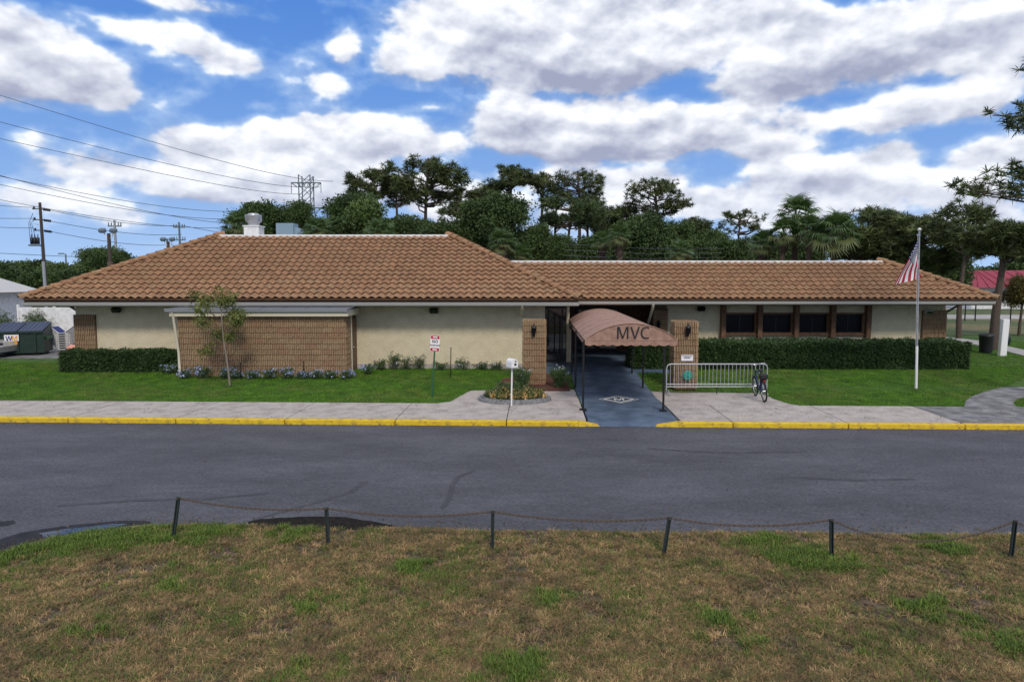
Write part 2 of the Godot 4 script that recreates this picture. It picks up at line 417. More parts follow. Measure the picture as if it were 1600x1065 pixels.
		var dens := c * 1.05 + 0.85 * f1 + 0.2 * f3
		var al := smoothstep(0.24, 0.62, dens)
		al *= 0.97
		var wisp := 0.32 * smoothstep(0.0, 0.45, dens)
		al = max(al, wisp)
		var light := clampf(0.02 + 0.86 * s + 0.95 * (f1 - f2) - 0.1 * smoothstep(0.75, 1.5, dens), 0.0, 1.0)
		var k := pow(clampf(1.0 - el / 60.0, 0.0, 1.0), 3.2)
		var blue := Color(0.20, 0.42, 0.76).lerp(Color(0.66, 0.77, 0.91), k)
		var cloud := Color(0.6, 0.62, 0.71).lerp(Color(0.97, 0.975, 0.985), light)
		cloud = cloud.lerp(Color(0.82, 0.86, 0.93), 0.45 * pow(clampf(1.0 - el / 12.0, 0.0, 1.0), 1.5))
		return blue.lerp(cloud, al)
	# everywhere at a quarter of the resolution, then the part of the sky in frame in full
	var small := Image.create(1024, 512, false, Image.FORMAT_RGB8)
	small.fill(Color(0.36, 0.38, 0.36))
	for j in 258:
		for i in 1024:
			small.set_pixel(i, j, pixel.call(fposmod((i + 0.5) / 1024.0 * 360.0 + 180.0, 360.0) - 180.0, max(90.0 - (j + 0.5) / 512.0 * 180.0, 0.0)))
	small.resize(W, H, Image.INTERPOLATE_CUBIC)
	for j in range(715, 1026):
		for i in range(-518, 518):
			small.set_pixel(posmod(i, W), j, pixel.call((i + 0.5) / W * 360.0, max(90.0 - (j + 0.5) / H * 180.0, 0.0)))
	return small

# ---------------------------------------------------------------- foliage
func leaf_clump(n: int, R: float, length: float, width: float, sd: int) -> ArrayMesh:
	rng.seed = sd
	var st := mb()
	for i in n:
		var d := Vector3(rr(-1, 1), rr(-0.8, 1), rr(-1, 1)).normalized()
		var c := d * R * pow(rng.randf(), 0.5)
		var t := (d + Vector3(rr(-1, 1), rr(-1, 0.6), rr(-1, 1)) * 0.8).normalized()
		var s := t.cross(Vector3(rr(-1, 1), rr(-1, 1), rr(-1, 1))).normalized()
		var l := length * rr(0.7, 1.25); var w := width * rr(0.8, 1.2)
		var bend := t.cross(s) * l * 0.12
		quad(st, c, c + t * l * 0.5 + s * w * 0.5 + bend, c + t * l, c + t * l * 0.5 - s * w * 0.5 + bend)
	st.generate_normals()
	return st.commit()
func needle_clump(n: int, length: float, sd: int) -> ArrayMesh:      # a tuft of pine needles about a twig end
	rng.seed = sd
	var st := mb()
	for i in n:
		var t := Vector3(rr(-1, 1), rr(-0.45, 1), rr(-1, 1)).normalized()
		var s := t.cross(Vector3(rr(-1, 1), rr(-1, 1), rr(-1, 1))).normalized() * length * 0.045
		var l := length * rr(0.75, 1.2)
		var mid := t * l * 0.55
		var tip := t * l + Vector3.DOWN * l * 0.12
		quad(st, -s, s, mid + s, mid - s)
		tri(st, mid - s, mid + s, tip)
	st.generate_normals()
	return st.commit()
func blade_clump(n: int, R: float, h0: float, h1: float, w: float, lean: float, sd: int) -> ArrayMesh:
	rng.seed = sd
	var st := mb()
	for i in n:
		var a := rr(0, TAU)
		var b := Vector3(cos(a), 0, sin(a)) * R * sqrt(rng.randf())
		var o := rr(0, TAU)
		var dir := Vector3(cos(o), 0, sin(o)) * lean * rr(0.2, 1.3)
		var h := rr(h0, h1)
		var s := Vector3(-sin(o), 0, cos(o)) * w * rr(0.7, 1.2)
		var mid := b + dir * h * 0.4 + Vector3.UP * h * 0.62
		var tip := b + dir * h * 1.1 + Vector3.UP * h
		quad(st, b - s, b + s, mid + s * 0.75, mid - s * 0.75)
		tri(st, mid - s * 0.75, mid + s * 0.75, tip)
	st.generate_normals()
	return st.commit()
func rot() -> Basis:
	return Basis.from_euler(Vector3(rr(-0.6, 0.6), rr(0, TAU), rr(-0.6, 0.6)))
func vary(a: Color, b: Color) -> Color:
	var c := a.lerp(b, rng.randf())
	var k := rr(0.65, 1.4)
	return Color(c.r * k, c.g * k, c.b * k)

# a tree: k kind, x/top/bot/hw where its crown shows, d its distance
func tree(called: String, label: String, cat: String, group: String, o: Dictionary) -> Node3D:
	rng.seed = int(o.x * 13 + o.d * 7 + o.top)
	var d: float = o.d
	var base := zp(o.x, 433, d); base.y = o.get("gy", 0.1)
	var ytop := zp(o.x, o.top, d).y - base.y
	var ybot := zp(o.x, o.bot, d).y - base.y
	var rx: float = o.hw / F * d * (1.18 if o.k == "pine" else 1.0)
	var ry := (ytop - ybot) * 0.5
	var t := thing(called, label, cat, base, group)
	var st := mb()
	var tr: float = o.get("tr", 0.012 * ytop + 0.06)
	var lean := Vector3(rr(-0.02, 0.02), 0, rr(-0.02, 0.02)) * ytop
	lean.x += o.get("lean", 0.0)
	var top: float = ytop - ry * (0.35 if o.k == "pine" else 1.0)
	var spine := []
	for i in 8:
		var f := i / 7.0
		spine.append(lean * f * f + Vector3(sin(f * 5.0 + o.x) * 0.012 * ytop, top * f - (0.15 if i == 0 else 0.0), 0))
	tube(st, spine, tr, tr * 0.35, 8, false)
	obj("trunk", st, M.bark, t)
	# lobes of the crown
	var lobes := []
	var nl: int = o.get("lobes", 9)
	if o.k == "pine": nl = int(nl * 1.9)
	var cy := (ytop + ybot) * 0.5
	for i in nl:
		var a := TAU * i / nl * 2.4 + rr(-0.4, 0.4)
		var e := rr(-0.85, 0.8)
		if i == 0: e = 0.75
		var rad: float = sqrt(max(0.0, 1.0 - e * e)) * (rr(0.5, 0.92) if o.k == "pine" else rr(0.45, 0.72))
		if i == 0: rad = 0.1
		var c := Vector3(cos(a) * rad * rx, cy + e * ry * 0.72, sin(a) * rad * rx * 0.9) + lean * 0.8
		var ks := 0.44 if o.k == "pine" else 1.0
		lobes.append([c, Vector3(rx * rr(0.3, 0.48), ry * rr(0.26, 0.4), rx * rr(0.3, 0.45)) * ks])
	var limbs := mb()
	var xf := []; var cols := []
	var tips: int = o.get("tips", 14)
	if o.k == "pine": tips = int(tips * 0.45)
	var per: int = o.get("per", 8)
	if o.k == "pine": per = int(per * 0.8)
	var spread: float = o.get("spread", 0.5)
	for lb in lobes:
		var c: Vector3 = lb[0]
		var R: Vector3 = lb[1]
		var hy: float = clampf(c.y - R.y * 1.2 - rr(0.1, 0.25) * ry, ytop * 0.25, top)
		var f := hy / top
		var root: Vector3 = lean * f * f + Vector3(sin(f * 5.0 + o.x) * 0.012 * ytop, hy, 0)
		var knee := root.lerp(c, 0.55) + Vector3(rr(-0.1, 0.1), rr(-0.12, 0.04), rr(-0.1, 0.1)) * rx
		tube(limbs, [root, knee, c], tr * 0.36, tr * 0.13, 5, false)
		for i in tips:
			var dv := Vector3(rr(-1, 1), rr(-0.75, 1), rr(-1, 1)).normalized()
			var p := c + dv * R * rr(0.55, 1.08)
			if i % 2 == 0: tube(limbs, [c.lerp(root, 0.12), c.lerp(p, 0.5) + Vector3.DOWN * 0.1 * R.y, p], tr * 0.12, tr * 0.03, 4, false)
			for q in per:
				var at := p + Vector3(rr(-1, 1), rr(-0.7, 0.7), rr(-1, 1)) * spread
				var sc: float = o.get("sc", 1.0) * rr(0.7, 1.3)
				xf.append(Transform3D(rot().scaled(Vector3.ONE * sc), at))
				cols.append(vary(o.a, o.b))
	obj("limbs", limbs, M.bark, t)
	many("crown", clump[o.m], M.leaf, xf, cols, t)
	return t

func frond_mesh(sd: int) -> ArrayMesh:                     # a fan leaf of a cabbage palm on its stalk, pointing along +x
	rng.seed = sd
	var st := mb()
	tube(st, [Vector3.ZERO, Vector3(0.45, 0.16, 0), Vector3(0.85, 0.18, 0)], 0.022, 0.012, 4, false)
	var n := 22
	for i in n:
		var a := lerpf(-1.9, 1.9, i / (n - 1.0))
		var l := rr(0.75, 0.95) * (1.0 - 0.12 * absf(a))
		var o := Vector3(0.8, 0.18, 0)
		var dir := Vector3(cos(a), 0.12, sin(a))
		var s := Vector3(-sin(a), 0, cos(a)) * 0.034
		var m := o + dir * l * 0.6
		var tip := o + dir * l + Vector3.DOWN * l * rr(0.3, 0.55)
		quad(st, o - s * 0.5, o + s * 0.5, m + s, m - s)
		tri(st, m - s, m + s, tip)
	st.generate_normals()
	return st.commit()
func palm(label: String, px: float, head: float, d: float, sc: float, n := 30) -> Node3D:
	rng.seed = int(px * 3 + d)
	var base := zp(px, 433, d); base.y = 0.1
	var h := zp(px, head, d).y - 0.1
	var t := thing("palm_tree", label, "palm tree", base, "palm trees behind the clubhouse")
	var st := mb()
	var pts := []
	for i in 6: pts.append(Vector3(sin(i * 0.7 + px) * 0.05, h * i / 5.0 - (0.1 if i == 0 else 0.0), 0))
	tube(st, pts, 0.2, 0.17, 8)
	obj("trunk", st, M.bark, t)
	var boots := mb()
	for i in 40:
		var a := rr(0, TAU); var y := h - rr(0.0, 1.3)
		var o := Vector3(cos(a), 0, sin(a))
		bar(boots, Vector3(0, y, 0) + o * 0.15, Vector3(0, y + 0.3, 0) + o * 0.34, 0.09, 0.03)
	obj("leaf_bases", boots, M.bark, t, true)
	for i in n:
		var el := lerpf(1.35, -0.75, pow(i / (n - 1.0), 0.9)) + rr(-0.12, 0.12)
		var o := MeshInstance3D.new()
		o.name = "frond"; o.mesh = clump["frond%d" % (i % 2)]; o.material_override = M["frond%d" % (0 if i < n * 0.75 else 1)]
		t.add_child(o, true)
		o.transform = Transform3D(Basis(Vector3.UP, i * 2.4) * Basis(Vector3(0, 0, 1), el) * Basis(Vector3.RIGHT, rr(-0.4, 0.4)).scaled(Vector3.ONE * sc * rr(0.85, 1.1)), Vector3(0, h + 0.05, 0))
	return t
# leaves spread through a box (a clipped hedge), its own local axes from the base centre
func hedge(label: String, x0: float, x1: float, d0: float, d1: float, h: float, n: int, sd: int) -> void:
	rng.seed = sd
	var w := x1 - x0; var dp := d1 - d0
	var t := thing("hedge", label, "hedge", V((x0 + x1) * 0.5, lawn_y(d0), (d0 + d1) * 0.5))
	var st := mb()
	for i in int(w * 9):
		var a := Vector3(rr(-w * 0.48, w * 0.48), -0.05, rr(-dp * 0.4, dp * 0.4))
		tube(st, [a, a + Vector3(rr(-0.1, 0.1), h * 0.5, rr(-0.1, 0.1)), a + Vector3(rr(-0.2, 0.2), h * 0.92, rr(-0.2, 0.2))], 0.012, 0.004, 4, false)
	obj("stems", st, M.bark, t, true)
	var xf := []; var cols := []
	var nz := noise(sd, 0.6, 3)
	for i in n:
		var p := Vector3(rr(-0.5, 0.5) * w, rr(0.02, 1.0) * h, rr(-0.5, 0.5) * dp)
		var side := rng.randf()
		if side < 0.35: p.z = dp * rr(0.42, 0.5)
		elif side < 0.62: p.y = h * rr(0.9, 1.0)
		elif side < 0.68: p.x = w * 0.5 * (1.0 if rng.randf() < 0.5 else -1.0) * rr(0.97, 1.0)
		p.y += (0.11 * nz.get_noise_2d(p.x * 2.0, p.z * 2.0) + 0.06 * nz.get_noise_2d(p.x * 9.0, p.z * 9.0)) * (p.y / h)
		p.z += 0.1 * nz.get_noise_2d(p.x * 2.0 + 50.0, p.y * 2.0)
		xf.append(Transform3D(rot().scaled(Vector3.ONE * rr(0.7, 1.25)), p))
		cols.append(vary(Color(0.022, 0.05, 0.014), Color(0.05, 0.1, 0.022)))
	for i in int(w * 2.2):                                 # a few shoots that have outgrown the shears
		var a := Vector3(rr(-0.48, 0.48) * w, h, rr(-0.3, 0.4) * dp)
		for q in 5:
			xf.append(Transform3D(rot().scaled(Vector3.ONE * 0.6), a + Vector3(rr(-0.06, 0.06), q * 0.035, rr(-0.06, 0.06))))
			cols.append(vary(Color(0.03, 0.07, 0.02), Color(0.06, 0.11, 0.03)))
	many("foliage", clump.small, M.leaf, xf, cols, t)
func bush(called: String, label: String, cat: String, group: String, at: Vector3, r: float, h: float, n: int, petals: int, pc: Color, sd: int, loose := 1.0) -> Node3D:
	rng.seed = sd
	var t := thing(called, label, cat, at, group)
	var st := mb(); var xf := []; var cols := []; var px := []; var pcol := []
	for i in 7:
		var a := rr(0, TAU)
		var e := Vector3(cos(a) * r * rr(0.2, 0.9), h * rr(0.6, 1.0), sin(a) * r * rr(0.2, 0.9))
		tube(st, [Vector3(0, -0.03, 0), e * 0.5 + Vector3.UP * 0.06, e], 0.012, 0.004, 4, false)
		for q in n / 7:
			var f := pow(rng.randf(), 0.6)
			var p := e * f + Vector3(rr(-1, 1), rr(-0.5, 0.7), rr(-1, 1)) * 0.13 * loose
			p.y = max(p.y, 0.03)
			xf.append(Transform3D(rot().scaled(Vector3.ONE * rr(0.4, 0.75)), p))
			cols.append(vary(Color(0.035, 0.07, 0.02), Color(0.075, 0.13, 0.035)))
	for i in petals:
		var a := rr(0, TAU); var q := rr(0.3, 1.0)
		px.append(Transform3D(rot().scaled(Vector3.ONE * rr(0.7, 1.2)), Vector3(cos(a) * r * q, h * rr(0.35, 1.05), sin(a) * r * q)))
		pcol.append(vary(pc, pc.lightened(0.25)))
	obj("stems", st, M.bark, t)
	many("foliage", clump.small, M.leaf, xf, cols, t)
	if petals > 0: many("blossoms", clump.flower, M.petal, px, pcol, t)
	return t
func clumps() -> void:
	clump.oak = leaf_clump(26, 0.42, 0.2, 0.11, 1)
	clump.fine = leaf_clump(30, 0.36, 0.15, 0.075, 2)
	clump.small = leaf_clump(14, 0.1, 0.075, 0.042, 3)
	clump.pine = needle_clump(24, 0.36, 4)
	clump.flower = leaf_clump(9, 0.035, 0.04, 0.034, 5)
	clump.dry = blade_clump(12, 0.05, 0.014, 0.045, 0.0036, 1.8, 6)
	clump.green = blade_clump(13, 0.05, 0.02, 0.055, 0.0036, 0.9, 7)
	clump.lawn = blade_clump(12, 0.09, 0.025, 0.05, 0.004, 0.7, 8)
	clump.fleck = leaf_clump(2, 0.012, 0.03, 0.014, 12)
	clump.frond0 = frond_mesh(9); clump.frond1 = frond_mesh(10)
	M.frond0 = flat(lin(0.05, 0.1, 0.025), 0.5); M.frond1 = flat(lin(0.1, 0.12, 0.04), 0.6)
	for k in ["frond0", "frond1"]:
		M[k].backlight_enabled = true; M[k].backlight = Color(0.2, 0.25, 0.08); M[k].cull_mode = BaseMaterial3D.CULL_DISABLED

# ---------------------------------------------------------------- clubhouse
var tile_mesh: ArrayMesh
var cap_mesh: ArrayMesh
var block_mesh := []
var tile_cols := [Color(0.315, 0.172, 0.09), Color(0.288, 0.154, 0.08), Color(0.33, 0.181, 0.095), Color(0.302, 0.175, 0.092)]
func piece_meshes() -> void:
	var st := mb()
	st.set_smooth_group(1)
	var n := 8; var w := 0.3; var len := 0.44
	var prof := func(i: int) -> Vector2:
		var x := -w * 0.5 + w * i / n
		return Vector2(x, 0.04 * (1.0 + cos(TAU * x / w)))
	for i in n:
		var a: Vector2 = prof.call(i); var b: Vector2 = prof.call(i + 1)
		st.set_smooth_group(1)
		quad(st, Vector3(a.x, a.y + 0.066, 0.0), Vector3(a.x, a.y + 0.005, -len), Vector3(b.x, b.y + 0.005, -len), Vector3(b.x, b.y + 0.066, 0.0))
		st.set_smooth_group(-1)
		quad(st, Vector3(a.x, a.y + 0.05, 0.0), Vector3(a.x, a.y + 0.066, 0.0), Vector3(b.x, b.y + 0.066, 0.0), Vector3(b.x, b.y + 0.05, 0.0))
	st.generate_normals(); tile_mesh = st.commit()
	st = mb()
	for i in 8:
		var a := PI * i / 8.0 - 0.2 + 0.05 * i; var b := PI * (i + 1) / 8.0 - 0.2 + 0.05 * (i + 1)
		var pa := Vector3(-cos(a) * 0.16, sin(a) * 0.13, 0); var pb := Vector3(-cos(b) * 0.16, sin(b) * 0.13, 0)
		st.set_smooth_group(1)
		quad(st, pa + Vector3(0, 0.03, 0), pa * 0.86 + Vector3(0, 0, -0.42), pb * 0.86 + Vector3(0, 0, -0.42), pb + Vector3(0, 0.03, 0))
		st.set_smooth_group(-1)
		quad(st, pa * 0.86 + Vector3(0, 0.02, 0), pa + Vector3(0, 0.03, 0), pb + Vector3(0, 0.03, 0), pb * 0.86 + Vector3(0, 0.02, 0))
	st.generate_normals(); cap_mesh = st.commit()
	for v in 8:                                            # ribbed split-face blocks; the last three are halves
		rng.seed = 500 + v
		var half := v >= 5
		var L := 0.19 if half else 0.39
		var ribs := 3 if half else 6
		var b := mb()
		box(b, Vector3(L * 0.5, 0.095, -0.012), Vector3(L, 0.19, 0.03))
		for r in ribs:
			var x0 := (r + 0.19) * L / ribs; var x1 := (r + 0.81) * L / ribs
			var z := []
			for q in 3: z.append(rr(0.04, 0.062))
			var ys := [0.004, rr(0.06, 0.13), 0.186]
			for q in 2:
				quad(b, Vector3(x0, ys[q], z[q]), Vector3(x0, ys[q + 1], z[q + 1]), Vector3(x1, ys[q + 1], z[q + 1] + rr(-0.006, 0.006)), Vector3(x1, ys[q], z[q]))
				quad(b, Vector3(x0, ys[q], 0), Vector3(x0, ys[q + 1], 0), Vector3(x0, ys[q + 1], z[q + 1]), Vector3(x0, ys[q], z[q]))
				quad(b, Vector3(x1, ys[q], z[q]), Vector3(x1, ys[q + 1], z[q + 1]), Vector3(x1, ys[q + 1], 0), Vector3(x1, ys[q], 0))
			quad(b, Vector3(x0, ys[2], z[2]), Vector3(x0, ys[2], 0), Vector3(x1, ys[2], 0), Vector3(x1, ys[2], z[2]))
		b.generate_normals()
		block_mesh.append(b.commit())
# courses of blocks on a face: o its lower left corner, x along it, n out of it (in the parent's axes)
func blocks(parent: Node, o: Vector3, x: Vector3, n: Vector3, w: float, h: float, sd: int) -> void:
	rng.seed = sd
	var cols: int = max(1, roundi(w / 0.4))
	var rows: int = max(1, roundi(h / 0.2))
	var sx := w / (cols * 0.4); var sy := h / (rows * 0.2)
	for r in rows:
		var at := 0.0
		while at < cols - 0.01:
			var half := (r % 2 == 1 and at < 0.1) or at > cols - 0.6
			var m := MeshInstance3D.new()
			m.name = "block"
			m.mesh = block_mesh[rng.randi_range(5, 7) if half else rng.randi_range(0, 4)]
			m.material_override = M["block%d" % rng.randi_range(0, 4)]
			parent.add_child(m, true)
			m.transform = Transform3D(Basis(x * sx, Vector3.UP * sy, n), o + x * (at * 0.4 + 0.005) * sx + Vector3.UP * (r * 0.2 + 0.005) * sy)
			at += 0.5 if half else 1.0
# tiles of one roof face; returns transforms row by row
func tile_rows(O: Vector3, xd: Vector3, up: Vector3, W: float, L: float, inl: float, inr: float) -> Array:
	var B := Basis(xd, (-up).cross(xd), -up)
	var rows := []
	var nr := int(L / 0.375)
	for r in nr:
		var s := r * L / nr
		var f := (s + 0.2) / L
		var row := []
		for c in int(W / 0.3) + 14:
			var x := (c - 6) * 0.3
			if x < inl * f - 0.06 or x > W - inr * f + 0.06: continue
			var j := Basis(Vector3(0, 1, 0), rr(-0.012, 0.012)) * Basis(Vector3(1, 0, 0), rr(-0.012, 0.012))
			row.append(Transform3D(B * j, O + xd * (x + rr(-0.005, 0.005)) + up * (s + rr(-0.008, 0.008)) + B.y * rr(0.0, 0.006)))
		rows.append(row)
	return rows
func hip(parent: Node, a: Vector3, b: Vector3) -> void:
	var z := (a - b).normalized()
	var x := Vector3.UP.cross(z).normalized()
	var B := Basis(x, z.cross(x), z)
	var n := int((a - b).length() / 0.36)
	for i in n + 1:
		var m := MeshInstance3D.new()
		m.name = "hip_tile"; m.mesh = cap_mesh; m.material_override = M["tile%d" % rng.randi_range(0, 3)]
		parent.add_child(m, true)
		m.transform = Transform3D(B * Basis(Vector3.RIGHT, rr(-0.02, 0.02)), a.lerp(b, float(i) / n) + B.y * 0.055 + x * rr(-0.01, 0.01))
func roof(parent: Node, called: String, x0: float, x1: float, de: float, he: float, run: float, rise: float, deep: float, hip_left: bool, inl: float, single_rows: int) -> void:
	rng.seed = int(x1 * 10)
	var L := sqrt(run * run + rise * rise)
	var st := mb()
	var a := V(x0, he, de); var b := V(x1, he, de)
	var c := V(x1 - run, he + rise, de + run); var d := V(x0 + inl, he + rise, de + run)
	var a2 := V(x0, he, de + deep); var b2 := V(x1, he, de + deep)
	var c2 := V(x1 - run, he + rise, de + deep - run); var d2 := V(x0 + inl, he + rise, de + deep - run)
	quad(st, a, d, c, b); quad(st, b, c, c2, b2); quad(st, b2, c2, d2, a2); quad(st, a2, d2, d, a)
	var rf := obj(called, st, M.tile1, parent)
	var top := mb()
	quad(top, d + Vector3(0, -0.12, -0.15), c + Vector3(0, -0.12, -0.15), c2 + Vector3(0, -0.12, 0.15), d2 + Vector3(0, -0.12, 0.15))
	obj("flat_roof", top, M.membrane, rf)
	var cop := mb()
	bar(cop, d + Vector3(0.1, 0.075, -0.1), c + Vector3(-0.1, 0.075, -0.1), 0.26, 0.11, 0.015)
	bar(cop, c + Vector3(-0.12, 0.07, -0.24), c2 + Vector3(-0.12, 0.07, 0.1), 0.26, 0.1, 0.015)
	if hip_left: bar(cop, d + Vector3(0.12, 0.07, -0.24), d2 + Vector3(0.12, 0.07, 0.1), 0.26, 0.1, 0.015)
	obj("coping", cop, M.white, rf)
	var xf := []; var cols := []
	var up := Vector3(0, rise, -run) / L
	var rows := tile_rows(a, Vector3.RIGHT, up, x1 - x0, L, inl, run)
	for r in rows.size():
		for t in rows[r]:
			var k := rng.randi_range(0, 3)
			if r < single_rows:
				var m := MeshInstance3D.new()
				m.name = "roof_tile"; m.mesh = tile_mesh; m.material_override = M["tile%d" % k]
				rf.add_child(m, true)
				m.transform = t
			else:
				xf.append(t); cols.append(tile_cols[k] * rr(0.94, 1.06))
	for row in tile_rows(b, Vector3(0, 0, -1), Vector3(-run, rise, 0) / L, deep, L, run, run):
		for t in row: xf.append(t); cols.append(tile_cols[rng.randi_range(0, 3)])
	if hip_left:
		for row in tile_rows(a2, Vector3(0, 0, 1), Vector3(run, rise, 0) / L, deep, L, run, run):
			for t in row: xf.append(t); cols.append(tile_cols[rng.randi_range(0, 3)])
	many("roof_tiles", tile_mesh, M.tile_many, xf, cols, rf)
	hip(rf, b, c)
	if hip_left: hip(rf, a, d)
func gutter(st: SurfaceTool, a: Vector3, b: Vector3, out: Vector3) -> void:    # a moulded trough: front lip, ogee face and floor
	var pr := [[0.0, 0.0], [0.07, 0.0], [0.1, 0.045], [0.095, 0.085], [0.125, 0.1], [0.125, 0.13], [0.11, 0.13], [0.105, 0.105], [0.0, 0.1]]
	for i in pr.size() - 1:
		quad(st, a + out * pr[i][0] + Vector3.UP * pr[i][1], a + out * pr[i + 1][0] + Vector3.UP * pr[i + 1][1], b + out * pr[i + 1][0] + Vector3.UP * pr[i + 1][1], b + out * pr[i][0] + Vector3.UP * pr[i][1])
	for e in [a, b]:
		for i in range(1, pr.size() - 1):
			tri(st, e, e + out * pr[i][0] + Vector3.UP * pr[i][1], e + out * pr[i + 1][0] + Vector3.UP * pr[i + 1][1])
func part_box(parent: Node, called: String, x0: float, x1: float, y0: float, y1: float, d0: float, d1: float, m: Material, bev := 0.0) -> MeshInstance3D:
	var st := mb()
	box(st, V((x0 + x1) * 0.5, (y0 + y1) * 0.5, (d0 + d1) * 0.5), Vector3(absf(x1 - x0), y1 - y0, absf(d1 - d0)), Basis(), bev)
	return obj(called, st, m, parent)
func clubhouse() -> void:
	var h := thing("clubhouse", "long low clubhouse with brown tile hip roofs, cream stucco and ribbed block walls", "building")
	# main wing walls
	var w := mb()
	box(w, V(-7.95, 1.45, 26.99), Vector3(18.5, 2.7, 0.24))
	box(w, V(-17.08, 1.45, 36.0), Vector3(0.24, 2.7, 17.75)); box(w, V(1.18, 1.45, 30.05), Vector3(0.24, 2.7, 5.85))
	box(w, V(-7.95, 1.45, 45.0), Vector3(18.5, 2.7, 0.24))
	obj("wall", w, M.stucco, h)
	var plinth := mb()
	box(plinth, V(-7.95, 0.2, 26.84), Vector3(18.4, 0.3, 0.07))
	obj("plinth", plinth, M.concrete, h)
	# block panel at the far left end
	var bp := part_box(h, "block_panel", -17.24, -16.4, 0.1, 2.3, 26.8, 26.87, M.mortar)
	blocks(bp, V(-17.24, 0.12, 26.79), Vector3.RIGHT, Vector3.BACK, 0.84, 2.18, 1)
	# low block-faced extension
	var ext := part_box(h, "extension", -12.28, -6.18, 0.05, 2.4, 25.03, 26.86, M.mortar)
	blocks(ext, V(-12.28, 0.1, 25.02), Vector3.RIGHT, Vector3.BACK, 6.12, 2.24, 2)
	blocks(ext, V(-6.17, 0.1, 25.04), Vector3(0, 0, -1), Vector3.RIGHT, 0.8, 2.24, 3)
	var tr := mb()
	box(tr, V(-6.14, 1.2, 25.92), Vector3(0.09, 2.3, 0.09), Basis(), 0.01)
	obj("door_trim", tr, M.cream, ext)
	var dr := mb()
	box(dr, V(-6.15, 1.15, 26.4), Vector3(0.06, 2.1, 0.82), Basis(), 0.01)
	var door := obj("door", dr, M.brown_door, h)
	var kn := mb(); ball(kn, V(-6.08, 1.1, 26.1), Vector3.ONE * 0.035, 10); obj("handle", kn, M.chrome, door)
	var fs := mb()
	box(fs, V(-9.22, 2.46, 24.86), Vector3(6.5, 0.24, 0.16), Basis(), 0.012)
	box(fs, V(-6.03, 2.46, 25.88), Vector3(0.1, 0.24, 1.86), Basis(), 0.012)
	obj("fascia", fs, M.cream, ext)
	var mr := mb()
	var q0 := V(-12.56, 2.6, 24.68); var q1 := V(-5.9, 2.6, 24.68)
	quad(mr, q0, q0 + Vector3(0, 0.08, -1.2), q1 + Vector3(0, 0.08, -1.2), q1)
	for i in 9:
		var xx := lerpf(-12.5, -5.95, i / 8.0)
		bar(mr, V(xx, 2.612, 24.7), V(xx, 2.69, 25.85), 0.03, 0.02)
	obj("metal_roof", mr, M.metal_roof, ext)
	var dg := mb()
	gutter(dg, V(-12.58, 2.5, 24.78), V(-5.95, 2.5, 24.78), Vector3.BACK)
	obj("gutter", dg, M.pole_grey, ext)
	var ds := mb()
	tube(ds, [V(-12.33, 2.5, 24.75), V(-12.33, 2.3, 24.82), V(-12.24, 1.0, 24.92), V(-12.22, 0.15, 24.9), V(-12.2, 0.1, 24.75)], 0.05, 0.05, 6)
	obj("downspout", ds, M.cream, ext)
	# eaves of the main wing
	var f := mb()
	box(f, V(-7.95, 2.8, 25.78), Vector3(20.9, 0.26, 0.05)); box(f, V(2.4, 2.8, 35.0), Vector3(0.05, 0.26, 18.4)); box(f, V(-18.3, 2.8, 35.4), Vector3(0.05, 0.26, 19.2))
	obj("fascia", f, M.dark_trim, h)
	part_box(h, "soffit", -18.28, 2.38, 2.68, 2.71, 25.8, 26.9, M.soffit)
	part_box(h, "soffit", -18.28, -17.22, 2.68, 2.71, 26.92, 45.0, M.soffit)
	part_box(h, "soffit", 1.32, 2.36, 2.68, 2.71, 26.92, 33.0, M.soffit)
	var g := mb()
	gutter(g, V(-18.4, 2.69, 25.74), V(2.5, 2.69, 25.74), Vector3.BACK)
	gutter(g, V(2.44, 2.69, 25.75), V(2.44, 2.69, 28.2), Vector3.RIGHT)
	gutter(g, V(-18.34, 2.69, 25.75), V(-18.34, 2.69, 45.0), Vector3.LEFT)
	obj("gutter", g, M.gutter, h)
	roof(h, "main_roof", -18.45, 2.55, 25.6, 2.93, 5.2, 2.6, 20.0, true, 5.2, 4)
	# right wing: wall with four windows
	var v := mb()
	var xs := [[9.36, 10.74], [10.96, 12.34], [12.56, 13.94], [14.16, 15.48]]
	box(v, V(12.9, 0.69, 30.12), Vector3(12.2, 1.26, 0.24)); box(v, V(12.9, 2.46, 30.12), Vector3(12.2, 0.58, 0.24))
	var xa := 6.8
	for q in xs + [[19.0, 19.0]]:
		box(v, V((xa + q[0]) * 0.5, 1.745, 30.12), Vector3(q[0] - xa, 0.85, 0.24)); xa = q[1]
	box(v, V(18.88, 1.4, 36.0), Vector3(0.24, 2.7, 11.5)); box(v, V(12.9, 1.4, 41.8), Vector3(12.0, 2.7, 0.2)); box(v, V(6.92, 1.4, 36.0), Vector3(0.24, 2.7, 11.5))
	obj("wing_wall", v, M.stucco, h)
	for q in xs:
		var wf := mb()
		var xm: float = (q[0] + q[1]) * 0.5
		for yy in [1.31, 2.18]: box(wf, V(xm, yy, 30.0), Vector3(q[1] - q[0] + 0.02, 0.075, 0.16), Basis(), 0.008)
		for xx in [q[0] + 0.03, q[1] - 0.03]: box(wf, V(xx, 1.745, 30.02), Vector3(0.055, 0.79, 0.12), Basis(), 0.006)
		var win := obj("window", wf, M.wood, h)
		for k in 2:
			var pn := mb()
			box(pn, V(lerpf(q[0], q[1], 0.27 + 0.46 * k), 1.745, 30.09 + 0.02 * k), Vector3((q[1] - q[0]) * 0.46, 0.76, 0.012))
			obj("pane", pn, M.screen, win)
		var mu := mb()
		box(mu, V(xm, 1.745, 30.075), Vector3(0.035, 0.77, 0.03)); obj("mullion", mu, M.black_metal, win)
		var sl := mb()
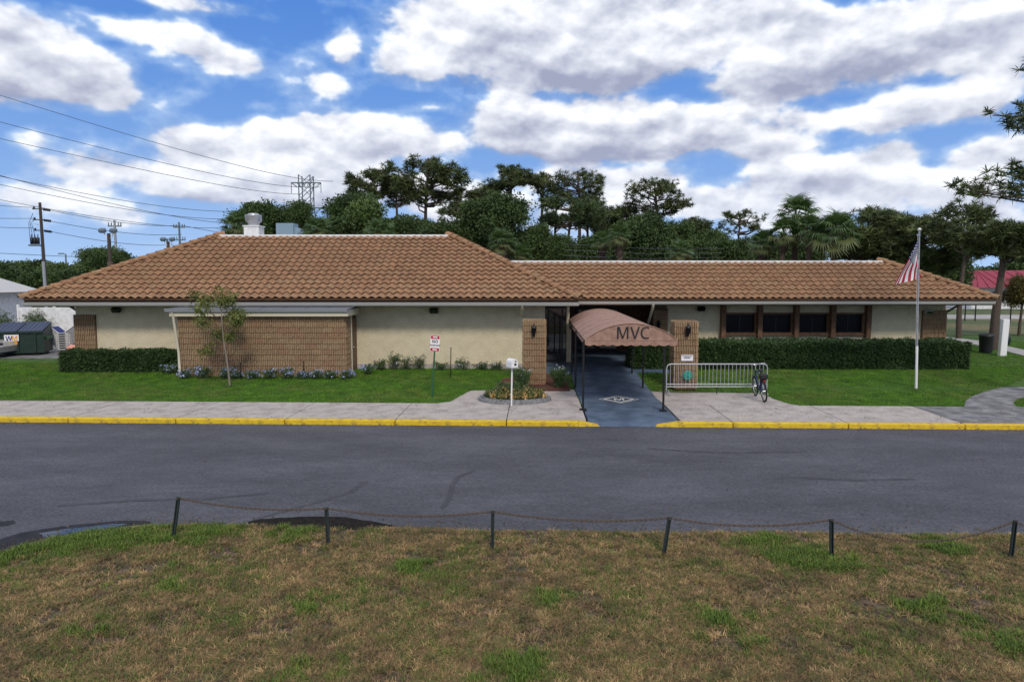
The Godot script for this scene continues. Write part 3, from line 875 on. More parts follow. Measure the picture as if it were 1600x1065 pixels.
		box(sl, V(xm, 1.245, 29.93), Vector3(q[1] - q[0] + 0.02, 0.05, 0.18), Basis(), 0.008); obj("sill", sl, M.wood, win)
	for xx in [9.25, 10.85, 12.45, 14.05, 15.6]:
		var pl := mb()
		box(pl, V(xx, 1.88, 29.86), Vector3(0.2, 1.56, 0.28), Basis(), 0.012)
		obj("timber_post", pl, M.wood, h)
	var pr := part_box(h, "block_panel", 18.02, 19.06, 0.1, 2.3, 29.9, 29.99, M.mortar)
	blocks(pr, V(18.02, 0.12, 29.89), Vector3.RIGHT, Vector3.BACK, 1.04, 2.2, 4)
	blocks(pr, V(19.06, 0.12, 29.92), Vector3(0, 0, -1), Vector3.RIGHT, 0.8, 2.2, 5)
	var pm := part_box(h, "block_panel", 6.2, 6.84, 0.1, 2.4, 29.9, 30.4, M.mortar)
	blocks(pm, V(6.2, 0.12, 29.89), Vector3.RIGHT, Vector3.BACK, 0.64, 2.2, 6)
	# entrance recess
	part_box(h, "recess_wall", 2.3, 2.42, 0.1, 2.7, 28.7, 33.0, M.stucco)
	part_box(h, "recess_wall", 1.3, 6.9, 0.1, 2.9, 33.0, 33.2, M.wood)
	part_box(h, "recess_ceiling", 2.5, 6.8, 2.69, 2.72, 28.5, 33.0, M.soffit)
	var sf := part_box(h, "glass_entry", 1.3, 2.3, 0.12, 2.7, 28.72, 28.76, M.black_metal)
	part_box(sf, "pane", 1.42, 2.08, 0.3, 2.45, 28.69, 28.71, M.glass)
	part_box(sf, "pane", 2.14, 2.27, 0.3, 2.45, 28.69, 28.71, M.glass)
	var dm := mb()
	var dc := V(1.82, 1.95, 28.675)
	for e in [[Vector3(0.2, 0, 0), Vector3(0, 0.24, 0)], [Vector3(0, 0.24, 0), Vector3(-0.2, 0, 0)], [Vector3(-0.2, 0, 0), Vector3(0, -0.24, 0)], [Vector3(0, -0.24, 0), Vector3(0.2, 0, 0)]]:
		bar(dm, dc + e[0], dc + e[1], 0.02, 0.03)
	obj("diamond_emblem", dm, M.black_metal, sf)
	for k in 2:
		var gd := part_box(h, "glass_door", 3.1 + k * 1.05, 4.1 + k * 1.05, 0.12, 2.3, 32.9, 32.96, M.black_metal)
		part_box(gd, "pane", 3.2 + k * 1.05, 4.0 + k * 1.05, 0.3, 2.2, 32.87, 32.89, M.glass)
	part_box(h, "door_frame", 2.42, 2.52, 0.1, 1.6, 28.6, 28.7, M.cream, 0.01)
	# eaves of the right wing
	var f2 := mb()
	box(f2, V(11.3, 2.72, 28.48), Vector3(17.6, 0.24, 0.05)); box(f2, V(19.98, 2.72, 36.0), Vector3(0.05, 0.24, 15.0))
	obj("fascia", f2, M.dark_trim, h)
	part_box(h, "soffit", 6.82, 19.95, 2.6, 2.63, 28.5, 30.0, M.soffit)
	part_box(h, "soffit", 2.45, 6.8, 2.6, 2.63, 28.46, 28.6, M.soffit)
	part_box(h, "soffit", 19.02, 19.95, 2.6, 2.63, 30.0, 42.0, M.soffit)
	var g2 := mb()
	gutter(g2, V(2.5, 2.64, 28.45), V(20.08, 2.64, 28.45), Vector3.BACK)
	gutter(g2, V(20.0, 2.64, 28.46), V(20.0, 2.64, 42.0), Vector3.RIGHT)
	obj("gutter", g2, M.gutter, h)
	roof(h, "wing_roof", 2.1, 20.13, 28.3, 2.84, 3.05, 1.55, 14.5, false, -3.3, 5)
	var d2 := mb()
	tube(d2, [zp(816, 477, 25.72), zp(816, 482, 25.8), zp(816, 490, 26.4), zp(816, 494, 26.85)], 0.055, 0.055, 6)
	obj("downspout", d2, M.cream, h)
	var d3 := mb()
	tube(d3, [zp(1021, 475, 28.4), zp(1020, 481, 28.5), zp(1013, 504, 29.8)], 0.06, 0.06, 6)
	obj("downspout", d3, M.cream, h)
	var br := mb()
	bar(br, V(-17.25, 2.0, 28.0), V(-18.25, 2.66, 28.0), 0.06, 0.08); bar(br, V(19.1, 2.1, 30.3), V(19.9, 2.58, 30.3), 0.06, 0.08)
	obj("eave_brackets", br, M.dark_trim, h)
	# plant on the flat roof
	var fan := thing("roof_exhaust_fan", "spun metal upblast kitchen exhaust fan on a square curb on the roof", "exhaust fan", zp(397, 372, 33.0))
	fan.position.y = 5.6; fan.scale = Vector3.ONE * 0.87
	var cb := mb()
	box(cb, Vector3(0, 0.32, 0), Vector3(0.82, 0.66, 0.82), Basis(), 0.01); box(cb, Vector3(0, 0.67, 0), Vector3(0.92, 0.06, 0.92), Basis(), 0.01)
	obj("curb", cb, M.white, fan)
	var bw := mb()
	lathe(bw, Vector3(0, 0.7, 0), [[0.3, 0.0], [0.3, 0.16], [0.36, 0.18], [0.44, 0.26], [0.45, 0.55], [0.46, 0.58], [0.42, 0.58], [0.3, 0.58]], 20)
	obj("fan_bowl", bw, M.steel, fan)
	var mc := mb(); lathe(mc, Vector3(0, 1.26, 0), [[0.3, 0.0], [0.29, 0.1], [0.22, 0.12], [0.0, 0.13]], 16); obj("motor_cap", mc, M.steel, fan)
	var ac := thing("roof_air_unit", "blue grey sheet metal air unit with a side hood on the roof", "air unit", zp(449, 372, 33.0))
	ac.position.y = 5.6
	var cs := mb(); box(cs, Vector3(0, 0.36, 0), Vector3(0.82, 0.7, 0.8), Basis(), 0.015); obj("casing", cs, M.hvac, ac)
	var hd := mb()
	quad(hd, Vector3(0.42, 0.55, -0.3), Vector3(0.72, 0.42, -0.3), Vector3(0.72, 0.42, 0.3), Vector3(0.42, 0.55, 0.3))
	quad(hd, Vector3(0.42, 0.1, 0.3), Vector3(0.42, 0.55, 0.3), Vector3(0.72, 0.42, 0.3), Vector3(0.72, 0.36, 0.3))
	quad(hd, Vector3(0.42, 0.1, -0.3), Vector3(0.42, 0.55, -0.3), Vector3(0.72, 0.42, -0.3), Vector3(0.72, 0.36, -0.3))
	quad(hd, Vector3(0.42, 0.1, 0.3), Vector3(0.72, 0.36, 0.3), Vector3(0.72, 0.36, -0.3), Vector3(0.42, 0.1, -0.3))
	obj("hood", hd, M.hvac, ac)
	# flood lights under the eaves
	var spots := [[183, 484, 26.78, "dark floodlight under the eave beside the end block panel and left hedge"], [678, 485, 26.78, "dark floodlight under the eave above the no parking sign"], [1095, 482, 29.9, "dark floodlight under the eave above the freestanding pillar"], [1450, 487, 29.8, "pale floodlight under the eave behind the flagpole"]]
	for s in spots:
		var t := thing("floodlight", s[3], "floodlight", zp(s[0], s[1], s[2]), "floodlights under the eaves")
		var a := mb(); box(a, Vector3(0, 0, 0.1), Vector3(0.34, 0.2, 0.16), Basis(Vector3.RIGHT, 0.35), 0.03)
		obj("housing", a, M.black_metal if s[0] < 1400 else M.gutter, t)
		var b := mb(); box(b, Vector3(0, -0.03, 0.186), Vector3(0.27, 0.12, 0.01), Basis(Vector3.RIGHT, 0.35)); obj("lens", b, M.glass, t)
		var c := mb(); tube(c, [Vector3(0, 0.02, -0.08), Vector3(0, 0.02, 0.05)], 0.035); obj("arm", c, M.black_metal, t)
func pillar(label: String, x0: float, x1: float, d0: float) -> Node3D:
	var p := thing("block_pillar", label, "pillar", V((x0 + x1) * 0.5, 0.02, d0 + 0.4))
	var w := x1 - x0
	var c := mb(); box(c, Vector3(0, 1.12, 0), Vector3(w - 0.06, 2.26, 0.74)); obj("core", c, M.mortar, p)
	var hw := w * 0.5 - 0.03
	blocks(p, Vector3(-hw, 0.02, 0.37), Vector3.RIGHT, Vector3.BACK, w - 0.06, 2.27, int(x0 * 100))
	blocks(p, Vector3(-hw, 0.02, -0.37), Vector3(0, 0, 1), Vector3.LEFT, 0.74, 2.27, int(x0 * 100) + 1)
	blocks(p, Vector3(hw, 0.02, 0.37), Vector3(0, 0, -1), Vector3.RIGHT, 0.74, 2.27, int(x0 * 100) + 2)
	blocks(p, Vector3(hw, 0.02, -0.37), Vector3.LEFT, Vector3.FORWARD, w - 0.06, 2.27, int(x0 * 100) + 3)
	return p
func lantern(label: String, at: Vector3) -> void:
	var t := thing("wall_lantern", label, "lantern", at, "black wall lanterns")
	var a := mb(); box(a, Vector3(0, 0, 0.012), Vector3(0.1, 0.2, 0.024), Basis(), 0.008); obj("back_plate", a, M.black_metal, t)
	var b := mb(); tube(b, [Vector3(0, -0.05, 0.02), Vector3(0, -0.1, 0.08), Vector3(0, -0.08, 0.13), Vector3(0, 0.0, 0.13)], 0.012, 0.012, 6); obj("arm", b, M.black_metal, t)
	var c := mb(); lathe(c, Vector3(0, 0, 0.13), [[0.03, -0.02], [0.055, 0.0], [0.075, 0.2], [0.08, 0.21]], 6); obj("glass_body", c, M.screen, t)
	var e := mb()
	for k in 6: tube(e, [Vector3(cos(k * TAU / 6) * 0.057, 0, 0.13 + sin(k * TAU / 6) * 0.057), Vector3(cos(k * TAU / 6) * 0.078, 0.2, 0.13 + sin(k * TAU / 6) * 0.078)], 0.007, 0.007, 4)
	obj("cage", e, M.black_metal, t)
	var r := mb(); lathe(r, Vector3(0, 0.2, 0.13), [[0.1, 0.0], [0.1, 0.015], [0.05, 0.08], [0.015, 0.11], [0.02, 0.13], [0.0, 0.15]], 8); obj("roof_cap", r, M.black_metal, t)
func awning() -> void:
	var t := thing("entrance_awning", "long barrel vaulted dusty pink canvas awning lettered MVC over the entrance walk", "awning", K(3.3, 1.6))
	t.rotation.y = -atan2(0.0346, 0.9994)
	var W := 1.3; var LEN := 9.3; var y0 := 2.0; var rise := 0.47
	var arc := func(f: float) -> Vector2:                 # f from 0 (left edge) to 1
		var R := (W * W + rise * rise) / (2.0 * rise)
		var a := asin(W / R)
		var q := lerpf(-a, a, f)
		return Vector2(sin(q) * R, y0 + rise - R + cos(q) * R)
	var st := mb()
	st.set_smooth_group(1)
	var bays := 7; var sub := 4; var n := 20
	for b in bays:
		for s in sub:
			for i in n:
				var p := []
				for e in [[i, s], [i, s + 1], [i + 1, s + 1], [i + 1, s]]:
					var v: Vector2 = arc.call(float(e[0]) / n)
					var g: float = float(e[1]) / sub
					var sag := 0.028 * sin(PI * g) * sin(PI * e[0] / float(n))
					p.append(Vector3(v.x, v.y - sag, -LEN * (b + g) / bays))
				quad(st, p[0], p[1], p[2], p[3])
	obj("canvas_top", st, M.canvas, t)
	var ribs := mb()
	for b in bays + 1:
		var pts := []
		for i in 17:
			var v: Vector2 = arc.call(i / 16.0)
			pts.append(Vector3(v.x, v.y - 0.012, -LEN * b / bays))
		tube(ribs, pts, 0.017, 0.017, 6)
	obj("bow_frame", ribs, M.black_metal, t)
	var fr := mb()
	for i in n:
		var a: Vector2 = arc.call(float(i) / n); var b: Vector2 = arc.call(float(i + 1) / n)
		quad(fr, Vector3(a.x, y0, 0.01), Vector3(a.x, a.y, 0.01), Vector3(b.x, b.y, 0.01), Vector3(b.x, y0, 0.01))
	obj("front_panel", fr, M.canvas, t)
	var pip := mb()
	var pp := []
	for i in 17:
		var v: Vector2 = arc.call(i / 16.0); pp.append(Vector3(v.x, v.y, 0.015))
	tube(pip, pp, 0.014, 0.014, 6)
	tube(pip, [Vector3(-W, y0, 0.02), Vector3(W, y0, 0.02)], 0.014, 0.014, 6)
	obj("piping", pip, M.canvas, t)
	var va := mb()
	var scal := func(a: Vector3, b: Vector3, k: int) -> void:
		for i in k * 6:
			var f0 := float(i) / (k * 6); var f1 := float(i + 1) / (k * 6)
			var dy := func(f: float) -> float: return 0.13 + 0.035 * absf(sin(PI * f * k))
			var w0: Vector3 = a.lerp(b, f0); var w1: Vector3 = a.lerp(b, f1)
			quad(va, w0 + Vector3.DOWN * dy.call(f0), w0, w1, w1 + Vector3.DOWN * dy.call(f1))
	scal.call(Vector3(-W, y0, 0.022), Vector3(W, y0, 0.022), 10)
	scal.call(Vector3(-W - 0.008, y0, 0.0), Vector3(-W - 0.008, y0, -LEN), 35)
	scal.call(Vector3(W + 0.008, y0, 0.0), Vector3(W + 0.008, y0, -LEN), 35)
	obj("valance", va, M.canvas, t)
	text(t, "lettering", "MVC", 0.47, Vector3(0.04, y0 + 0.2, 0.024), M.black)
	var rails := mb()
	for x in [-W, W]: bar(rails, Vector3(x, y0 - 0.02, 0), Vector3(x, y0 - 0.02, -LEN), 0.035, 0.035)
	bar(rails, Vector3(-W, y0 - 0.02, 0), Vector3(W, y0 - 0.02, 0), 0.035, 0.035)
	obj("eave_rail", rails, M.black_metal, t)
	for z in [-0.02, -3.75, -6.35]:
		for x in [-1.33, 0.94]:
			var p := mb()
			tube(p, [Vector3(x, -0.0, z), Vector3(x, y0 - 0.03, z)], 0.032, 0.032, 8)
			var post := obj("post", p, M.black_metal, t)
			var b := mb(); box(b, Vector3(x, 0.012, z), Vector3(0.2, 0.02, 0.2), Basis(), 0.005); obj("base_plate", b, M.black_metal, post)
	var arms := mb()
	for z in [-0.02, -3.75, -6.35]: bar(arms, Vector3(0.9, y0 - 0.06, z), Vector3(W, y0 - 0.03, z), 0.03, 0.03)
	obj("side_arms", arms, M.black_metal, t)

# ---------------------------------------------------------------- ground, road, walks
var plaza := []
func ragged(pts: Array, amount: float) -> Array:          # the outline with an uneven edge
	var out := []
	for i in pts.size():
		for k in 3:
			var p: Vector3 = pts[i].lerp(pts[(i + 1) % pts.size()], k / 3.0)
			out.append(p + Vector3(rr(-amount, amount), 0, rr(-amount, amount) * 0.6))
	return out
var edge := [[-700, 1250], [-500, 1085], [-300, 980], [-120, 905], [-40, 876], [0, 862], [49, 848], [70, 841], [130, 831], [224, 820], [300, 817], [400, 818], [460, 821], [520, 823], [640, 822], [760, 827], [900, 828], [1030, 830], [1200, 829], [1400, 833], [1600, 833], [1900, 836], [2300, 840]]
func on_lawn(p: Vector3) -> bool:
	if Geometry2D.is_point_in_polygon(Vector2(p.x, p.z), PackedVector2Array(plaza)): return false
	return true
func ground_all() -> void:
	var st := mb()
	quad(st, V(-700, -0.3, -120), V(-700, -0.3, 1500), V(700, -0.3, 1500), V(700, -0.3, -120))
	struct("ground", st, M.far_grass)
	# road with streaks and patches
	st = mb()
	quad(st, K(-120, -13.0, -0.13), K(-120, 0.05, -0.13), K(120, 0.05, -0.13), K(120, -13.0, -0.13))
	var road := struct("road", st, M.asphalt)
	for c in [[[395, 812], [450, 796], [500, 783], [548, 768], [572, 752]], [[690, 795], [702, 778], [706, 760], [715, 745], [740, 735]], [[1010, 700], [1080, 705], [1160, 707], [1260, 704]], [[90, 790], [200, 782], [330, 778], [420, 770]], [[1240, 745], [1330, 750], [1430, 748]]]:
		st = mb()
		var pv := Vector3.ZERO
		for i in c.size() - 1:
			for k in 4:
				var q0 := gp(lerpf(c[i][0], c[i + 1][0], k / 4.0), lerpf(c[i][1], c[i + 1][1], k / 4.0), -0.126)
				var q1 := gp(lerpf(c[i][0], c[i + 1][0], (k + 1) / 4.0), lerpf(c[i][1], c[i + 1][1], (k + 1) / 4.0), -0.126)
				var n := (q1 - q0).cross(Vector3.UP).normalized() * 0.06
				if pv == Vector3.ZERO: pv = n * 0.2
				quad(st, q0 - pv, q0 + pv, q1 + n, q1 - n)
				pv = n * rr(0.5, 1.1)
		obj("tyre_mark", st, M.patch, road)
	# low verge on the near side
	st = mb()
	var near := []
	for e in edge: near.append(gp(e[0], e[1], -0.11))
	near.append(Vector3(26, -0.11, 14)); near.append(Vector3(-30, -0.11, 14))
	slab(st, near, 0.15)
	struct("verge_ground", st, M.thatch)
	st = mb()
	var pud := []
	for p in [[-60, 892], [-20, 850], [0, 842], [32, 832], [80, 824], [140, 817], [190, 813], [226, 813], [236, 817], [190, 822], [130, 830], [90, 838], [50, 848], [0, 862], [-40, 880]]: pud.append(gp(p[0], p[1], -0.105 if p[1] > 900 else -0.124))
	sheet(st, ragged(pud, 0.02))
	obj("damp_patch", st, M.damp).set_meta("kind", "structure")
	st = mb()
	var pi := []
	for p in [[60, 833], [100, 826], [140, 822], [175, 818], [200, 818], [180, 823], [140, 828], [100, 835], [70, 840]]: pi.append(gp(p[0], p[1], -0.119))
	sheet(st, ragged(pi, 0.015))
	obj("puddle", st, M.wet).set_meta("kind", "structure")
	st = mb()
	var p2 := []
	for p in [[-30, 819], [0, 814], [18, 813], [25, 816], [10, 821], [-30, 824]]: p2.append(gp(p[0], p[1], -0.125))
	sheet(st, ragged(p2, 0.02))
	obj("damp_patch", st, M.damp).set_meta("kind", "structure")
	st = mb()
	var mud := []
	for p in [[385, 815], [410, 810], [450, 808], [500, 806], [540, 808], [580, 814], [620, 821], [560, 827], [470, 824], [400, 821]]: mud.append(gp(p[0], p[1], -0.104))
	sheet(st, ragged(mud, 0.025))
	obj("mud", st, M.mud).set_meta("kind", "structure")
	# kerb pieces along the road
	var kerb := Node3D.new(); kerb.name = "kerb"; add_child(kerb); kerb.set_meta("kind", "structure")
	var joints := []
	for i in range(-9, 10): joints.append(-3.1 + 2.95 * i)
	var a := -40.0
	for j in joints + [40.0]:
		var b: float = j - 0.012
		var segs := [[a, b]]
		if b > 1.75 and a < 4.35:
			segs = []
			if a < 1.75: segs.append([a, 1.75])
			if b > 4.35: segs.append([4.35, b])
		for s in segs:
			if s[1] - s[0] < 0.05: continue
			st = mb()
			var u := Vector3(0.9994, 0, 0.0346)
			box(st, K((s[0] + s[1]) * 0.5, 0.1, -0.085), Vector3(s[1] - s[0], 0.17, 0.2), Basis(u, Vector3.UP, u.cross(Vector3.UP)), 0.018)
			obj("kerb_stone", st, M.yellow, kerb)
		a = j + 0.012
	for s in [[1.75, 2.3], [4.35, 3.75]]:                   # kerb ends run down to the road at the walk
		st = mb()
		var q := [K(s[0], 0.0, -0.13), K(s[0], 0.02, -0.012), K(s[0], 0.2, 0.0), K(s[1], 0.0, -0.13), K(s[1], 0.02, -0.122), K(s[1], 0.2, -0.1)]
		quad(st, q[0], q[1], q[4], q[3]); quad(st, q[1], q[2], q[5], q[4])
		obj("kerb_end", st, M.yellow, kerb)
	# pavement slabs
	var pav := Node3D.new(); pav.name = "pavement"; add_child(pav); pav.set_meta("kind", "structure")
	a = -40.0
	for j in joints + [40.0]:
		var l: float = a; var r: float = j - 0.012
		var parts := [[l, r]]
		if r > 1.95 and l < 4.45:
			parts = []
			if l < 1.95: parts.append([l, 1.95])
			if r > 4.45: parts.append([4.45, r])
		for s in parts:
			st = mb()
			slab(st, [K(s[0], 0.206), K(s[1], 0.206), K(s[1], 2.5), K(s[0], 2.5)], 0.14)
			obj("slab", st, M.dark_concrete if s[0] > 10.9 else M.concrete, pav)
		a = j + 0.012
	var left := []
	for p in [[704, 627], [718, 619], [735, 610], [780, 609], [850, 609], [897, 608]]: left.append(gp(p[0], p[1]))
	left.append(K(1.95, 2.51)); left.push_front(K(-2.3, 2.51))
	var rightp := []
	for p in [[1012, 611], [1060, 613], [1120, 613], [1180, 614], [1196, 617], [1212, 624], [1235, 631]]: rightp.append(gp(p[0], p[1]))
	rightp.append(K(8.4, 2.51)); rightp.push_front(K(4.45, 2.51))
	for q in [left, rightp]:
		st = mb(); slab(st, q, 0.14); obj("slab", st, M.concrete, pav)
	# painted walk under the awning and the porch floor
	st = mb()
	var walk := [K(2.0, 0.0, -0.126), K(4.42, 0.0, -0.126), K(4.4, 0.5, -0.03), K(4.42, 4.6, 0.006), K(4.42, 8.6, 0.2), K(4.42, 15.4, 0.2), K(1.96, 15.4, 0.2), K(1.96, 8.6, 0.2), K(1.96, 4.6, 0.006), K(2.02, 0.5, -0.03)]
	for q in [[0, 1, 2, 9], [9, 2, 3, 8], [8, 3, 4, 7], [7, 4, 5, 6]]:
		quad(st, walk[q[0]], walk[q[3]], walk[q[2]], walk[q[1]])
		quad(st, walk[q[0]], walk[q[3]], walk[q[3]] + Vector3.DOWN * 0.15, walk[q[0]] + Vector3.DOWN * 0.15)
		quad(st, walk[q[1]], walk[q[2]], walk[q[2]] + Vector3.DOWN * 0.15, walk[q[1]] + Vector3.DOWN * 0.15)
	struct("walkway", st, M.blue_floor)
	st = mb()
	box(st, V(4.0, 0.15, 29.3), Vector3(5.4, 0.08, 7.4))
	struct("porch_floor", st, M.blue_floor)
	# the emblem painted on the walk: two diamonds and a letter
	var em := thing("painted_emblem", "white diamond emblem with a letter M painted on the blue walk", "emblem", K(3.19, 3.3, 0.012))
	em.rotation.y = -atan2(0.0346, 0.9994)
	var dia := func(r0: float, r1: float) -> SurfaceTool:
		var s := mb()
		var c := [Vector3(1, 0, 0), Vector3(0, 0, -1), Vector3(-1, 0, 0), Vector3(0, 0, 1)]
		for i in 4:
			quad(s, c[i] * r0, c[(i + 1) % 4] * r0, c[(i + 1) % 4] * r1, c[i] * r1)
		return s
	var o1 := obj("outer_diamond", dia.call(0.62, 0.585), M.bare_white, em)
	var o2 := obj("inner_diamond", dia.call(0.5, 0.4), M.bare_white, em)
	o1.scale.z = 1.1; o2.scale.z = 1.1
	text(em, "letter", "M", 0.42, Vector3(0, 0.003, 0), M.bare_white, Basis(Vector3.RIGHT, -PI / 2) * Basis.from_scale(Vector3(1, 1, 0.4)), 700)
	# lawn sheet that rises to the building
	st = mb()
	for i in 30:
		var x0 := -60.0 + i * 4.0; var x1 := x0 + 4.0
		var prev := 0.0
		for t in [[2.5, 3.6], [3.6, 5.0], [5.0, 6.5], [6.5, 8.2], [8.2, 26.0]]:
			var q0 := K(x0, t[0]); var q1 := K(x1, t[0]); var q2 := K(x1, t[1]); var q3 := K(x0, t[1])
			for q in [q0, q1, q2, q3]: pass
			q0.y = lawn_y(-q0.z) - 0.02; q1.y = lawn_y(-q1.z) - 0.02; q2.y = lawn_y(-q2.z) - 0.02; q3.y = lawn_y(-q3.z) - 0.02
			quad(st, q0, q3, q2, q1)
	struct("lawn_ground", st, M.turf)
	st = mb()
	quad(st, V(-500, 0.155, 43.0), V(-500, 0.155, 900), V(500, 0.155, 900), V(500, 0.155, 43.0))
	struct("far_lawn", st, M.far_grass)
	# side path to the right and the far walks
	st = mb()
	var path := []
	for p in [[1507, 636], [1509, 627], [1517, 620], [1535, 613], [1560, 606], [1600, 595], [1700, 570]]: path.append(gp(p[0], p[1], 0.012))
	for p in [[1760, 590], [1660, 610], [1600, 620], [1588, 624], [1583, 629], [1588, 634], [1610, 638]]: path.append(gp(p[0], p[1], 0.012))
	slab(st, path, 0.1)
	struct("side_path", st, M.dark_concrete)
	plaza.clear()
	for q in [left, rightp, path]:
		pass
	st = mb()
	var far := []
	for p in [[1440, 527], [1475, 531], [1520, 537], [1560, 545], [1600, 555], [1700, 580], [1740, 575], [1600, 546], [1540, 533], [1480, 526], [1440, 523]]: far.append(gp(p[0], p[1], 0.2))
	slab(st, far, 0.1)
	struct("far_path", st, M.pale_path)
	st = mb()
	slab(st, [V(24, 0.18, 60), V(120, 0.18, 57), V(120, 0.18, 63), V(24, 0.18, 66.5)], 0.1)
	slab(st, [V(28, 0.18, 78), V(140, 0.18, 78), V(140, 0.18, 81), V(28, 0.18, 81)], 0.1)
	struct("far_lane", st, M.pale_path)
	st = mb()
	slab(st, [V(-60, 0.19, 30.2), V(-19.5, 0.19, 30.2), V(-19.5, 0.19, 60), V(-60, 0.19, 60)], 0.2)
	struct("service_yard", st, M.dark_concrete)
	polys = [PackedVector2Array(), PackedVector2Array(), PackedVector2Array(), PackedVector2Array()]
	var lists := [left, rightp, path, [K(1.9, 0), K(4.5, 0), K(4.5, 16), K(1.9, 16)]]
	for k in 4:
		for p in lists[k]: polys[k].append(Vector2(p.x, p.z))
var polys := []
func grass_all() -> void:
	# dry near verge: straw, brown thatch and green patches
	rng.seed = 4242
	var poly := PackedVector2Array()
	for e in edge:
		var p := gp(e[0], e[1] + 3, -0.11); poly.append(Vector2(p.x, p.z))
	poly.append(Vector2(24, 2)); poly.append(Vector2(-26, 2))
	var nz := noise(301, 0.55, 4); var n2 := noise(302, 2.2, 3); var n3 := noise(303, 0.25, 3)
	var greens := [[30, 862, 0.8], [90, 848, 0.7], [160, 838, 0.65], [230, 832, 0.6], [330, 830, 0.55], [450, 832, 0.5], [-60, 895, 0.9], [1195, 850, 0.5], [1250, 868, 0.5], [1310, 880, 0.45], [660, 880, 0.3], [1480, 852, 0.4], [1130, 975, 0.25], [1180, 1015, 0.25], [275, 920, 0.18], [150, 985, 0.2], [1440, 945, 0.3], [860, 935, 0.25], [480, 945, 0.25], [470, 1050, 0.25], [820, 1040, 0.3], [1580, 1000, 0.25]]
	var gpos := []
	for g in greens:
		var p := gp(g[0], g[1], -0.1); gpos.append([Vector2(p.x, p.z), g[2] * 1.25])
	var xd := []; var cd := []; var xg := []; var cg := []
	for i in 210000:
		var z := -rr(2.5, 11.5); 
		var x := rr(-1.0, 1.0) * (3.0 + absf(z) * 0.98)
		var q := Vector2(x, z)
		if not Geometry2D.is_point_in_polygon(q, poly): continue
		var g := 0.0
		var wob := Vector2(n2.get_noise_2d(x * 0.8, z * 0.8 + 90.0), n2.get_noise_2d(x * 0.8 + 70.0, z * 0.8)) * 0.45
		for b in gpos:
			var dd: float = (q + wob).distance_to(b[0]) / b[1]
			if dd < 1.0: g = max(g, 1.0 - dd * dd)
		g = g * 0.85 - 0.06 + 0.5 * nz.get_noise_2d(x, z) + 0.35 * n2.get_noise_2d(x, z)
		var bare := n3.get_noise_2d(x * 3.0, z * 3.0) + 0.4 * n2.get_noise_2d(x + 40.0, z)
		if bare > 0.28 and g < 0.4 and rng.randf() < 0.75: continue
		var isg := rng.randf() < smoothstep(-0.22, 0.95, g)
		var sc := rr(0.7, 1.3) * (1.25 if isg and g > 0.5 else 1.0)
		var t := Transform3D(Basis(Vector3.UP, rr(0, TAU)).scaled(Vector3(sc, sc * rr(0.7, 1.2), sc)), Vector3(x, -0.112, z))
		if isg:
			xg.append(t); cg.append(vary(Color(0.045, 0.1, 0.006), Color(0.14, 0.2, 0.022)))
		else:
			var tone := 0.95 + 0.4 * n2.get_noise_2d(x * 0.7 + 20.0, z * 0.7) + 0.22 * n3.get_noise_2d(x * 2.0, z * 2.0 + 30.0)
			xd.append(t)
			cd.append((vary(Color(0.46, 0.3, 0.135), Color(0.12, 0.07, 0.032)) if rng.randf() < 0.62 else vary(Color(0.07, 0.1, 0.018), Color(0.18, 0.165, 0.045))) * tone)
	many("dry_grass", clump.dry, M.grass, xd, cd)
	many("green_grass", clump.green, M.grass, xg, cg)
	# dead leaves and grit along the road edges and on the verge
	var xq := []; var cq := []
	for i in 3600:
		var p: Vector3
		if i < 1500: p = K(rr(-24, 24), -absf(rng.randfn(0.0, 0.12)), -0.124)
		elif i < 2600:
			var e := rng.randi_range(3, edge.size() - 3)
			p = gp(lerpf(edge[e][0], edge[e + 1][0], rng.randf()), lerpf(edge[e][1], edge[e + 1][1], 0.5), -0.122) + Vector3(rr(-0.1, 0.1), 0, -absf(rng.randfn(0.0, 0.2)))
		elif i < 2900: p = K(rr(-24, 24), rr(-7.0, 0.0), -0.124)
		else: p = K(rr(-24, 24), rr(0.3, 2.4), 0.004); 
		if i >= 2900 and K(0, 0).distance_to(p) < 6.0 and p.x > 1.7 and p.x < 4.7: continue
		xq.append(Transform3D(Basis.from_euler(Vector3(rr(-0.3, 0.3), rr(0, TAU), rr(-0.3, 0.3))).scaled(Vector3.ONE * rr(0.5, 1.5)), p))
		cq.append(vary(Color(0.2, 0.13, 0.06), Color(0.06, 0.045, 0.03)))
	many("leaf_litter", clump.fleck, M.grass, xq, cq)
	# mown lawn before the clubhouse and to its right
	var xl := []; var cl := []
	for i in 130000:
		var x := rr(-34, 34); var t := rr(2.52, 10.4)
		if x > 17.5 and rng.randf() < 0.55: t = rr(2.52, 22.0)
		var p := K(x, t)
		var d := -p.z
		var q := Vector2(p.x, p.z)
		var hit := false
		for pl in polys:
			if Geometry2D.is_point_in_polygon(q, pl): hit = true; break
		if hit: continue
		if p.x > -17.2 and p.x < 1.3 and d > 26.75: continue
		if p.x > -12.4 and p.x < -6.1 and d > 24.85: continue
		if p.x > 0.3 and p.x < 2.2 and d > 22.6: continue
		if p.x > -0.5 and p.x < 6.9 and d > 25.6: continue
		if p.x > 5.4 and p.x < 6.25 and d > 22.5 and d < 23.4: continue
		if p.x < -19.5 and d > 30.0: continue
		p.y = lawn_y(d) - 0.022
		var g := nz.get_noise_2d(p.x * 0.5, p.z * 0.5)
		var sc := rr(0.8, 1.3)
		xl.append(Transform3D(Basis(Vector3.UP, rr(0, TAU)).scaled(Vector3(sc, sc, sc)), p))
		var g2 := n2.get_noise_2d(p.x * 0.6, p.z * 0.6)
